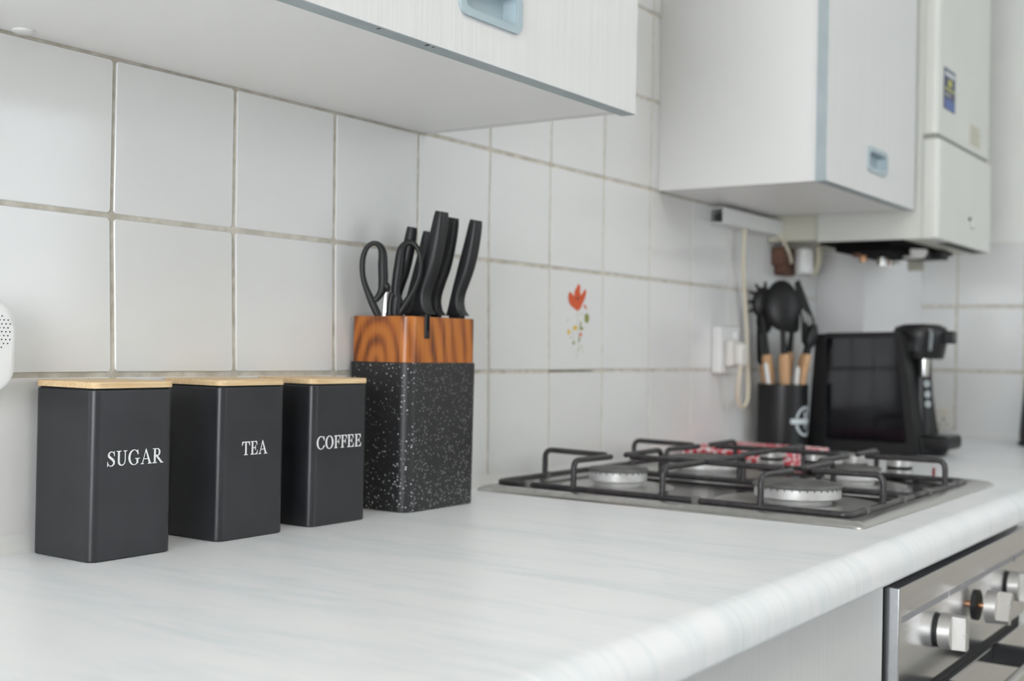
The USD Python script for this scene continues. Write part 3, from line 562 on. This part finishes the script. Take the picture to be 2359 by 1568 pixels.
# ------------------------------------------------------------------ canisters
def hull_stroke(pts, w):
    out = []
    for (a, b), (wa, wb) in zip(zip(pts, pts[1:]), zip(w, w[1:])):
        out.append(union_all([Point(a).buffer(wa/2, 8), Point(b).buffer(wb/2, 8)]).convex_hull)
    return union_all(out)
def E_(rx, ry, cx, cy): return ell(cx, cy, rx, ry)
P_ = Polygon
def glyph(ch):
    stem = lambda x, w=.15, a=0, b=1: sbox(x-w/2, a, x+w/2, b)
    def foot(x, w, y=0, s=1): return P_([(x-w/2, y), (x+w/2, y), (x+w/2, y+s*.035), (x+w*.22, y+s*.075), (x-w*.22, y+s*.075), (x-w/2, y+s*.035)])
    if ch == 'S':
        return union_all([hull_stroke([(.58, .78), (.5, .92), (.36, .972), (.21, .91), (.135, .78), (.17, .66), (.32, .545), (.47, .44), (.56, .32), (.555, .17), (.45, .06), (.31, .028), (.16, .09), (.07, .24)], [.04, .055, .055, .085, .125, .15, .165, .165, .15, .115, .075, .055, .05, .035]),
                          P_([(.545, .93), (.575, 1.0), (.605, 1.0), (.61, .66), (.575, .66)]), P_([(.04, .34), (.075, .34), (.10, .10), (.075, 0), (.04, 0)])]), .70
    if ch == 'U':
        return union_all([stem(.21, .145, .33), stem(.72, .07, .36), hull_stroke([(.21, .35), (.225, .2), (.31, .085), (.45, .035), (.59, .075), (.695, .2), (.72, .38)], [.145, .14, .11, .07, .065, .065, .07]), foot(.21, .38, 1, -1), foot(.72, .32, 1, -1)]), .92
    if ch in 'GC':
        ring = E_(.45, .52, .48, .5).difference(E_(.315, .462, .505, .5))
        ring = ring.difference(sbox(.70, .30 if ch == 'C' else .10, 1.2, .74))
        top = P_([(.70, .93), (.79, 1.0), (.82, 1.0), (.83, .66), (.795, .66), (.74, .80), (.62, .93)])
        if ch == 'C': return union_all([ring, top, P_([(.70, .10), (.70, .22), (.85, .30), (.87, .26)])]), .90
        return union_all([ring, top, stem(.76, .145, .10, .42), foot(.76, .40, .445, -1)]), 1.0
    if ch == 'A':
        return union_all([hull_stroke([(.15, .04), (.43, .97)], [.06, .05]), hull_stroke([(.44, .95), (.77, .04)], [.09, .15]).intersection(sbox(0, 0, 2, 1.02)), sbox(.26, .32, .62, .375), foot(.14, .28), foot(.77, .36), P_([(.38, .9), (.43, 1.03), (.46, 1.03), (.55, .75)])]), .94
    if ch == 'R':
        bowl = union_all([sbox(.2, .47, .42, 1), E_(.25, .265, .42, .735)]).difference(union_all([sbox(.2, .525, .42, .945), E_(.115, .21, .42, .735)]))
        return union_all([stem(.21), bowl, foot(.21, .38), P_([(.02, 1), (.3, 1), (.3, .93), (.02, .965)]), hull_stroke([(.36, .50), (.76, .06)], [.14, .14]).intersection(sbox(0, 0, 2, 1)), P_([(.66, 0), (.95, 0), (.95, .035), (.80, .09)])]), .96
    if ch == 'T':
        return union_all([stem(.41), sbox(.03, .935, .79, 1), P_([(.03, 1), (.0, .70), (.04, .70), (.10, .86), (.22, .94)]), P_([(.79, 1), (.82, .70), (.78, .70), (.72, .86), (.60, .94)]), foot(.41, .38)]), .85
    if ch in 'EF':
        g = [stem(.2), sbox(.02, .945, .66, 1), P_([(.66, 1), (.70, .70), (.66, .70), (.60, .86), (.48, .945)]), sbox(.2, .475, .48, .54), P_([(.48, .54), (.51, .69), (.55, .69), (.55, .33), (.51, .33), (.48, .475), (.40, .475), (.40, .54)]), P_([(.02, 1), (.12, .9), (.28, .9), (.28, 1)])]
        g += [foot(.2, .36)] if ch == 'F' else [sbox(.02, 0, .68, .055), P_([(.48, .05), (.66, .15), (.72, .32), (.76, .31), (.70, 0), (.5, 0)]), P_([(.02, 0), (.12, .1), (.28, .1), (.28, 0)])]
        return union_all(g), (.70 if ch == 'F' else .80)
    return E_(.43, .52, .46, .5).difference(E_(.265, .465, .46, .5)), .93
def word(text, width, height):
    x, gs = 0.0, []
    for ch in text:
        g, adv = glyph(ch); gs.append(affinity.translate(g, x, 0)); x += adv + .03
    u = union_all(gs); b = u.bounds
    return affinity.scale(affinity.translate(u, -b[0], 0), width/(b[2]-b[0]), height, origin=(0, 0))
CW, CD, CH = .0865, .0850, .1470
def canister(text, x0, yf, tx0, tx1, tz0, tz1, label):
    cx, cy = x0+CW/2, yf+CD/2
    t = thing('canister', label, 'canister', (cx, cy, ZC), group=None)
    obj('body', rprism(CW, CD, ZC+.0002, ZC+CH, .0085, (cx, cy), .0016, 10), 'tin_black', t, smooth=40)
    obj('seal', rprism(CW-.006, CD-.006, ZC+CH-.0005, ZC+CH+.0014, .004, (cx, cy), .0003, 5), 'tin_inside', t, smooth=40)
    obj('lid', rprism(CW+.0006, CD+.0006, ZC+CH+.0010, ZC+CH+.0067, .0080, (cx, cy), .0009, 8), 'bamboo', t, smooth=40, label='thin bamboo lid')
    w = extrude(word(text, tx1-tx0, tz1-tz0), .00025)
    obj('lettering', facing(w, (tx0, yf-.00005, tz0), NEG_Y), 'print_white', t, smooth=False, label=f'white serif lettering {text}')
canister('SUGAR', .0675, -.0950, .0822, .1420, .9810, .9942, 'black square canister with bamboo lid lettered SUGAR')
canister('TEA', .2125, -.0895, .2405, .2740, .9808, .9939, 'black square canister with bamboo lid lettered TEA')
canister('COFFEE', .3375, -.0885, .3445, .4130, .9803, .9937, 'black square canister with bamboo lid lettered COFFEE')

# ------------------------------------------------------------------ knife block, knives, scissors
KX0, KX1, KY0, KY1, KZ1, KZ2 = .4850, .6205, -.0930, -.0040, 1.0705, 1.1235
kc = ((KX0+KX1)/2, (KY0+KY1)/2)
kb = thing('knife_block', 'knife block with wood-look top and white speckled black base', 'knife block', (*kc, ZC))
KW, KD = KX1-KX0, KY1-KY0
obj('base', rprism2(KW*.985, KD*.985, ZC+.0003, KZ1, .015, .004, kc, .0015, 9, top=1/.985), 'speckled_black', kb, smooth=40)
slot_x = .5185
top = rprism2(KW-.0035, KD-.0035, KZ1-.001, KZ2, .014, .004, kc, .0012, 9)
v_, f_ = vf(top)
topm = m3.Manifold(m3.Mesh(np.asarray(v_, np.float32), np.asarray(f_, np.uint32)))
well = m3.Manifold.extrude(m3.CrossSection([rrect(KW-.018, KD-.018, .009).tolist()]), .03).translate((kc[0], kc[1], KZ2-.012))
cut = m3.Manifold.cube((.0084, .012, .0262)).translate((slot_x-.0042, KY0-.003, KZ2-.0252))
topm = topm - well - cut
obj('wood_top', topm, 'block_wood', kb, smooth=40, label='orange-brown wood-look top with dark grain')
obj('bristle_insert', bx(KX0+.0095, KX1-.0095, KY0+.0095, KY1-.0095, KZ2-.013, KZ2-.0035), 'black_matt', kb, smooth=False)
shp = obj('sharpener', rbox(slot_x-.0041, slot_x+.0041, KY0-.0004, KY0+.0088, KZ2-.0251, KZ2+.0028, .0016) - m3.Manifold.cube((.0030, .006, .019)).translate((slot_x-.0015, KY0-.002, KZ2-.0165)), 'black_satin', kb, smooth=35, label='black plastic sharpening slot')
obj('slot', bx(slot_x-.0014, slot_x+.0014, KY0+.0030, KY0+.0042, KZ2-.0165, KZ2+.002), 'black_gloss', shp, smooth=False)
KPROF = [(0.0, -1.2, 26.0, 15.5), (.25, -.2, 22.3, 16.2), (.055, .7, 18.6, 16.8), (.125, 1.1, 14.2, 16.8), (.215, -.9, 12.6, 17.0), (.325, -5.3, 14.6, 17.6), (.485, -12.1, 18.3, 18.0), (.66, -18.0, 17.9, 18.0), (.84, -23.0, 15.4, 17.4), (1.0, -26.4, 12.0, 16.2)]
KPROF[1] = (.012, -.9, 25.0, 16.2)
def knife(x, y, s, h, label, lean=1.0):
    t = thing('knife', label, 'knife', (x, y, KZ2-.004), group=None)
    z0 = KZ2+.0035
    u = np.array([k[0] for k in KPROF]); uu = np.concatenate([[0, .012], np.linspace(.05, 1, 24)])
    yc = np.interp(uu, u, [k[1] for k in KPROF]); ww = np.interp(uu, u, [k[2] for k in KPROF]); tt = np.interp(uu, u, [k[3] for k in KPROF])
    from scipy.ndimage import gaussian_filter1d
    sm = lambda a: np.concatenate([a[:3], gaussian_filter1d(a, 1.2)[3:-2], a[-2:]]) * .001
    yc, ww, tt = sm(yc)*lean, sm(ww)*s, sm(tt)*s*.96
    rings = []
    N = len(uu)
    for k in range(N):
        tilt = math.atan2(np.gradient(yc)[k], np.gradient(uu*h)[k]) * min(1, uu[k]*2.2)
        ca, sa = math.cos(tilt), math.sin(tilt)
        grow = 1.0 if k < N-1 else .93
        r = rrect(tt[k]*grow, ww[k]*grow, min(tt[k], ww[k])*(.22+.16*min(1, uu[k]*4)), 5)
        zz = z0 + uu[k]*h + (0 if k < N-1 else .0012)
        rings.append(np.column_stack([x + r[:, 0], y + yc[k] + r[:, 1]*ca, zz - r[:, 1]*sa]))
    obj('handle', loft(rings), 'knife_plastic', t, smooth=50)
    obj('bolster', rprism(.011*s, .018*s, KZ2-.004, z0+.0015, .003, (x, y), .0005), 'black_matt', t, smooth=40)
    obj('blade', bx(x-.0011, x+.0011, y-.0105*s, y+.0105*s, KZ2-.115, KZ2-.003), 'steel', t, smooth=False)
knife(.5400, -.0670, 1.10, .1185, 'largest black-handled knife at the front of the block, beside the scissors')
knife(.5850, -.0490, 1.00, .1165, 'black-handled knife partly hidden behind the largest one')
knife(.6005, -.0720, 1.05, .1140, 'rightmost black-handled knife standing apart in the block')
knife(.5235, -.0390, .82, .1000, 'short black-handled knife behind the right scissor loop', lean=.9)
knife(.5640, -.0300, .80, .0990, 'short black-handled knife showing as a sliver left of the largest knife', lean=.9)
sc = thing('scissors', 'black-handled kitchen scissors with two open loops in the knife block', 'scissors', (.503, -.052, KZ2-.004))
SS = .0000940
def sp(u, v, d=0.0):
    s, z = (u-550)*SS*.98-.0045, KZ2+.0005+(1382-v)*SS
    return np.array([.503, -.052, 0]) + rt*s + np.array([fw[0], fw[1], 0])*d + np.array([0, 0, z])
def ztube(pts, rr, d, flat=.8): 
    P, r = smooth_path(pts, 60, rr); Q = np.array([sp(a, b, d) for a, b in P])
    return tube(Q, r*SS*1.12, 12)
left = cat(ztube([(436, 1392), (408, 1345), (345, 1215), (275, 1060), (226, 900), (216, 760), (236, 620), (290, 525), (358, 492), (425, 520), (465, 600), (472, 740), (480, 900), (478, 1010), (462, 1090), (425, 1150), (385, 1200)], [36, 42, 44, 34, 31, 32, 31, 27, 26, 34, 46, 54, 54, 52, 44, 36, 32], -.002))
right_ = cat(ztube([(645, 1400), (690, 1345), (765, 1225), (850, 1080), (912, 930), (941, 780), (936, 640), (890, 525), (818, 468), (742, 492), (694, 570), (676, 700), (658, 850), (642, 1000), (640, 1110), (665, 1170), (700, 1215)], [46, 44, 40, 33, 29, 29, 29, 27, 28, 36, 48, 54, 56, 54, 50, 44, 36], .004))
lh = obj('handle', left, 'scissor_plastic', sc, smooth=60); rh = obj('handle', right_, 'scissor_plastic', sc, smooth=60)
obj('pivot_tab', cat(ztube([(505, 990), (540, 1040), (545, 1090)], [34, 38, 20], -.003), ztube([(600, 1100), (570, 1250), (575, 1400)], [38, 42, 42], .004), ztube([(655, 1150), (640, 1300), (640, 1400)], [60, 60, 52], .003)), 'scissor_plastic', rh, smooth=60)
teeth = [(505, 1120), (520, 1090)] + [q for k in range(9) for q in ((524, 1110+28*k), (510, 1124+28*k))] + [(505, 1440), (482, 1440), (492, 1250)]
tp = Polygon([((u-550)*SS*.98-.0045, (1382-v)*SS) for u, v in teeth]).buffer(0)
tm = extrude(tp, .0016)
v_, f_ = vf(tm); v_ = np.array([np.array([.503, -.052, KZ2+.0005]) + rt*a + np.array([0, 0, b]) + np.array([fw[0], fw[1], 0])*(.001+c) for a, b, c in v_])
obj('serrated_blade', (v_, f_), 'steel', sc, smooth=False, label='serrated steel bottle-grip between the handles')
obj('blade', facing(extrude(sbox(-.008, -.085, .010, .006), .0018), (.503, -.052, KZ2-.010), (-fw[0], -fw[1], 0)), 'steel', sc, smooth=False)

# ------------------------------------------------------------------ utensil pot and utensils
cl = thing('tea_towel', 'folded red and white patterned tea towel lying on the worktop behind the hob', 'tea towel', (1.41, -.11, ZC))
folds = []
for k in range(3):
    z0 = ZC+.0006+.0081*k; o = .0035*((k*7) % 3-1)
    v, f = vf(rbox(1.3185+abs(o)*.4, 1.5050+o, -.2070-o*.6, -.0130, z0, z0+.0079, .0038, 4).refine_to_length(.012))
    w = np.clip((v[:, 2]-z0)/.0079, 0, 1); v[:, 2] += (w*.0007*(k+1)/3)*np.sin(v[:, 0]*61+k)*np.cos(v[:, 1]*47+2*k)
    folds.append((v, f))
obj('cloth', cat(*folds), 'cloth_red', cl, smooth=50)

PC = np.array([1.6570, -.0600]); PZ0, PZ1, PR = ZC+.0006, 1.0300, .0480
po = thing('utensil_pot', 'black cylindrical pot holding kitchen utensils beside the coffee machine', 'pot', (*PC, PZ0))
obj('body', lathe([(PR*.97, PZ0), (PR, PZ0+.002), (PR, PZ1-.001), (PR-.0006, PZ1), (PR-.0024, PZ1), (PR-.003, PZ1-.002), (PR-.003, PZ0+.006), (0, PZ0+.005)], 56, (*PC, 0)), 'black_satin', po, smooth=40)
def on_cyl(poly, ang0, zc):
    """Wraps flat print (u along the surface, v up) on the pot, centred at angle ang0."""
    m = trimesh.creation.extrude_polygon(poly, .0003) if not hasattr(poly, 'geoms') else trimesh.util.concatenate([trimesh.creation.extrude_polygon(g, .0003) for g in poly.geoms])
    m = m.subdivide_to_size(.006); v = np.array(m.vertices); a = ang0 + v[:, 0]/PR; R = PR+.0001+v[:, 2]
    return np.column_stack([PC[0]+R*np.cos(a), PC[1]+R*np.sin(a), zc+v[:, 1]]), np.array(m.faces)
ring = ell(0, 0, .026, .0285).difference(ell(0, 0, .0215, .0240)); bar = Polygon(rrect(.072, .0095, .002))
sp_ = union_all([ring.difference(sbox(-.05, -.0065, .05, .0065)), bar, Polygon(rrect(.004, .030, .002)).buffer(.0003), affinity.translate(Polygon(rrect(.008, .012, .004)), 0, .013)])
ANG = math.atan2(-1, -.12)
obj('logo', on_cyl(sp_, ANG, .960), 'logo_white', po, smooth=30, label='pale oval emblem with a cross band')
def up_(s, z, d=0.0): return np.array([PC[0], PC[1], 0]) + rt*s + np.array([fw[0], fw[1], 0])*d + np.array([0, 0, z])
def utensil(name, label, cat_, base, mid, top_, d0, d1, wood=True, wood_z=1.078, rw=.0105, rn=.0045):
    """Stick from inside the pot: wooden handle up to wood_z, black neck to the head."""
    t = thing(name, label, cat_, up_(base[0], PZ0+.02, d0))
    A, B, C = up_(base[0], base[1], d0), up_(mid[0], mid[1], (d0+d1)/2), up_(top_[0], top_[1], d1)
    zz = np.linspace(0, 1, 30); path = np.array([(1-u)**2*A + 2*u*(1-u)*B + u*u*C for u in zz])
    k = int(np.argmax(path[:, 2] > wood_z)) if wood else 0
    if wood: obj('handle', tube(path[:k+1], np.linspace(rw*.8, rw, k+1), 12, True), 'utensil_wood', t, smooth=45, label='wooden handle')
    obj('neck', tube(path[max(k-1, 0):], np.linspace(rn*1.5, rn, 30-max(k-1, 0)), 10, True), 'silicone_black', t, smooth=45)
    return t
ZB = PZ0+.012
# pasta server
t = utensil('pasta_server', 'black toothed pasta server at the left of the utensil pot', 'utensil', (-.012, ZB), (-.034, 1.09), (-.047, 1.170), -.002, -.014)
head = m3.Manifold.sphere(1, 32).scale((.020, .009, .030)); head = head.rotate((0, 8, math.degrees(YAW-math.pi/2))).translate(up_(-.046, 1.186, -.014))
tth = []
for (s, z, ds, dz) in ((-.058, 1.200, -.015, .006), (-.061, 1.187, -.017, -.001), (-.059, 1.173, -.016, -.006), (-.053, 1.210, -.009, .012), (-.041, 1.213, -.001, .014), (-.031, 1.208, .008, .009)):
    tth.append(tube([up_(s-ds*.5, z-dz*.5, -.015), up_(s, z, -.016), up_(s+ds*.75, z+dz*.75, -.018)], [.0048, .0042, .0028], 8, True))
obj('head', head, 'silicone_black', t, smooth=50); 
for q_ in tth: obj('tooth', q_, 'silicone_black', t, smooth=50)
# large spoon
t = utensil('cooking_spoon', 'big black oval spoon standing in the middle of the utensil pot', 'spoon', (.004, ZB), (-.004, 1.09), (-.012, 1.150), -.020, -.036)
hs = m3.Manifold.sphere(1, 48).scale((.0325, .0150, .0490)) - m3.Manifold.sphere(1, 48).scale((.029, .0130, .045)).translate((0, .008, .002))
obj('head', hs.rotate((-6, 0, math.degrees(YAW-math.pi/2))).translate(up_(-.013, 1.180, -.034)), 'silicone_black', t, smooth=50)
# slotted turner
t = utensil('slotted_turner', 'black slotted turner leaning right over the coffee machine', 'utensil', (.016, ZB), (.042, 1.09), (.050, 1.118), .012, .006)
bl = Polygon([(.020, 1.225), (.028, 1.231), (.058, 1.155), (.062, 1.110), (.048, 1.095), (.036, 1.112), (.034, 1.160)]).buffer(.002).buffer(-.001)
for k in range(3):
    bl = bl.difference(Polygon(rrect(.0045, .022, .002)+np.array([0.0, 0.0])).buffer(0) if False else affinity.translate(affinity.rotate(Polygon(rrect(.0040, .026, .0018)), 14), .046-.0075*(k-1)*.9, 1.150+.006*k))
v_, f_ = vf(extrude(bl, .0035)); v_ = np.array([up_(a, b, .002+c) for a, b, c in v_])
obj('head', (v_, f_), 'silicone_black', t, smooth=30)
# spatula behind
t = utensil('silicone_spatula', 'black flat spatula behind the big spoon in the pot', 'utensil', (.000, ZB), (.014, 1.06), (.022, 1.140), .030, .026)
v_, f_ = vf(extrude(Polygon(rrect(.030, .062, .010)), .006)); v_ = np.array([up_(.020+a, 1.160+b, .022+c) for a, b, c in v_])
obj('head', (v_, f_), 'silicone_black', t, smooth=40)
# ladle at left, in front of the wall
t = utensil('ladle', 'black ladle with a thick neck beside the pasta server', 'utensil', (-.016, ZB), (-.040, 1.08), (-.042, 1.150), .016, .012, rn=.0085, rw=.008)
obj('head', m3.Manifold.sphere(1, 32).scale((.016, .016, .026)).translate(up_(-.038, 1.150, .002)), 'silicone_black', t, smooth=50)
# basting brush, right
t = utensil('basting_brush', 'black basting brush with wooden handle at the right rim of the pot', 'brush', (.024, ZB), (.034, 1.06), (.046, 1.100), -.006, -.014, wood_z=1.082, rw=.008)
obj('head', m3.Manifold.sphere(1, 32).scale((.011, .008, .026)).rotate((0, 12, math.degrees(YAW-math.pi/2))).translate(up_(.050, 1.122, -.014)), 'silicone_black', t, smooth=50)
# tongs: two pale arms
t = thing('tongs', 'pale steel tongs with two thin arms between the wooden handles', 'tongs', up_(0, PZ0+.02, -.02))
for s0, s1, zt in ((-.024, -.0385, 1.066), (.017, .0225, 1.060)):
    obj('arm', tube([up_(s0, ZB, -.024), up_((s0+s1)/2, 1.02, -.022), up_(s1, zt, -.021)], [.0048, .0048, .0045], 10, True), 'plastic_white', t, smooth=45)

# ------------------------------------------------------------------ coffee machine
cm = thing('coffee_machine', 'glossy black pod coffee machine on the worktop in front of the pipe boxing', 'coffee machine', (1.80, -.2, ZC))
def yz_prism(poly, x0, x1, r=.004):
    P = Polygon(poly).buffer(-r).buffer(r); p = np.array(P.exterior.coords)[:-1]
    if not P.exterior.is_ccw: p = p[::-1]
    q = np.array(P.buffer(-.003).exterior.coords)[:-1]
    R = lambda a, x: np.column_stack([np.full(len(a), x), a[:, 0], a[:, 1]])
    return loft([R(p, x0), R(p, x1)])
MX0, MX1 = 1.7250, 1.8750
obj('housing', yz_prism([(-.118, ZC+.004), (-.114, 1.130), (-.262, 1.134), (-.270, 1.10), (-.300, ZC+.004)], MX0, MX1, .008), 'black_matt', cm, smooth=30)
obj('side_panel', yz_prism([(-.124, .925), (-.121, 1.120), (-.254, 1.122), (-.278, .925)], MX0-.0035, MX0+.002, .004), 'black_gloss', cm, smooth=20, label='high gloss side panel')
obj('water_tank', yz_prism([(-.082, ZC+.006), (-.096, 1.128), (-.120, 1.129), (-.122, ZC+.006)], MX0+.004, MX1-.004, .005), 'black_satin', cm, smooth=30)
hcx, hcy = 1.800, -.2790
hd = obj('brew_head', lathe([(.038, 1.0830), (.0420, 1.0840), (.0450, 1.0950), (.0500, 1.125), (.0500, 1.136), (.0470, 1.1435), (.034, 1.1490), (.0, 1.1510)], 48, (hcx, hcy, 0)), 'black_satin', cm, smooth=40)
obj('head_bridge', rbox(1.752, 1.848, -.290, -.255, 1.092, 1.136, .006), 'black_satin', cm, smooth=35)
obj('lid_tab', rbox(1.786, 1.814, -.3440, -.3200, 1.1130, 1.1370, .003), 'black_satin', hd, smooth=35)
# brand lettering down the head: small pale upright letters
lets = meshkit.text_mesh('TASSIMO', .0065, .0004)
v_, f_ = vf(lets); v_ = v_ - [v_[:, 0].mean(), 0.0033, 0]
va = np.column_stack([-v_[:, 1], -v_[:, 0]*0+v_[:, 0]*-1.0, v_[:, 2]])
ang = math.atan2(-.62, -.78)
def headwrap(v): 
    a = ang + v[:, 0]/.049; z = 1.1180 + v[:, 1]; R = np.interp(z, [1.095, 1.125, 1.136], [.0450, .0500, .0500]) + .0002 + v[:, 2]
    return np.column_stack([hcx+R*np.cos(a), hcy+R*np.sin(a), z])
obj('lettering', (headwrap(va), f_), 'logo_white', hd, smooth=False)
obj('spout', lathe([(.0085, 1.050), (.0095, 1.052), (.0110, 1.0835)], 24, (hcx+fw[0]*-.022, hcy+fw[1]*-.022, 0)), 'chrome', cm, smooth=40)
pl = obj('control_column', lathe([(.0260, .935), (.0255, .96), (.0190, 1.055), (.0175, 1.086)], 36, (hcx, hcy-.003, 0)), 'black_satin', cm, smooth=40)
for k, (dz, da) in enumerate(((1.0360, .0), (1.0160, .04), (.9975, .06))):
    a = ang+.12+da; R = np.interp(dz, [.96, 1.055], [.0255, .0190])+.0002
    icon = Polygon(rrect(.0120, .0120, .0059)).difference(Polygon(rrect(.0078, .0078, .0038))).union(Polygon(rrect(.0030, .0042, .001)))
    obj('button', facing(extrude(icon, .0006), (hcx+R*math.cos(a), hcy-.003+R*math.sin(a), dz), (math.cos(a), math.sin(a), .07)), 'logo_white', pl, smooth=False)
bs = obj('drip_base', lathe([(.044, ZC+.0006), (.050, ZC+.006), (.052, ZC+.030), (.050, ZC+.036), (.0, ZC+.037)], 48, (hcx, hcy-.004, 0)), 'black_matt', cm, smooth=40)
obj('drip_tray', rbox(1.752, 1.848, -.3480, -.290, ZC+.012, ZC+.0395, .008), 'black_satin', cm, smooth=35)
# kettle at the right edge
ke = thing('kettle', 'black electric kettle at the far right end of the worktop', 'kettle', (2.235, -.437, ZC))
obj('body', lathe([(.062, ZC+.004), (.068, ZC+.010), (.068, ZC+.03), (.063, ZC+.10), (.055, ZC+.17), (.050, ZC+.185), (.0, ZC+.19)], 40, (2.235, -.437, 0)), 'black_satin', ke, smooth=40)
obj('base', lathe([(.066, ZC+.0005), (.072, ZC+.004), (.066, ZC+.010)], 40, (2.235, -.437, 0)), 'black_matt', ke, smooth=40)
obj('handle', tube(bend([(2.235, -.484, ZC+.165), (2.235, -.539, ZC+.165), (2.235, -.544, ZC+.05), (2.235, -.501, ZC+.04)], .025), .009, 12, True), 'black_matt', ke, smooth=45)
obj('lid_knob', lathe([(.012, ZC+.188), (.014, ZC+.20), (.0, ZC+.204)], 20, (2.235, -.437, 0)), 'black_matt', ke, smooth=40)

# ------------------------------------------------------------------ plug-in chime at the left edge, added unseen lamp for ceiling-bounced fill
ch = thing('wall_socket', 'white socket plate behind the plug-in speaker at the left edge', 'socket', (-.03, -.006, 1.045))
obj('faceplate', rbox(-.062, .0245, -.0085, -.0005, 1.034, 1.120, .003), 'plastic_white', ch, smooth=35)
cd = thing('plug_in_chime', 'white rounded plug-in chime with a dotted speaker grille at the left edge', 'chime', (.010, -.02, 1.085))
CX, CZ_, CWd, CHt = .0100, 1.0825, .0480, .0790
face_y = -.0340
body = [ring for ring in []]
def chr_(q, y): p_ = rrect(CWd-2*q, CHt-2*q, .0225-q*.6, 9); return np.column_stack([CX+p_[:, 0], np.full(len(p_), y), CZ_+p_[:, 1]])
obj('body', loft([chr_(.003, -.0090), chr_(0, -.0115), chr_(0, face_y+.004), chr_(.0012, face_y+.0012), chr_(.0042, face_y)]), 'plastic_white', cd, smooth=40)
dots = []
for kx in range(-6, 7):
    for kz in range(-6, 7):
        u, w = kx*.0038 + (kz % 2)*.0019, kz*.0033
        if math.hypot(u, w) < .0170: dots.append((u, w))
obj('speaker_hole', cat(*[facing(m3.Manifold.cylinder(.0006, .00062, .00062, 8), (.0120+u, face_y+.0003, 1.0950+w), NEG_Y) for u, w in dots]), 'hole_dark', cd, smooth=False, kind='stuff')
la = thing('added_fill_lamp', 'added unseen white uplighter that fills the room by bouncing light off the ceiling', 'lamp', (.1, -1.55, 1.95))
obj('trough', cat(bx(-.54, .74, -1.69, -1.675, 1.955, 2.0), bx(-.54, .74, -1.425, -1.41, 1.955, 2.0), bx(-.54, .74, -1.675, -1.425, 1.955, 1.97), bx(-.54, -.525, -1.675, -1.425, 1.97, 2.0), bx(.725, .74, -1.675, -1.425, 1.97, 2.0)), 'plastic_white', la, smooth=False)
for wx in (-.45, .65): obj('wire', tube([(wx, -1.6825, 1.99), (wx, -1.6825, ROOM_H-.0005)], .0015, 6), 'steel', la)
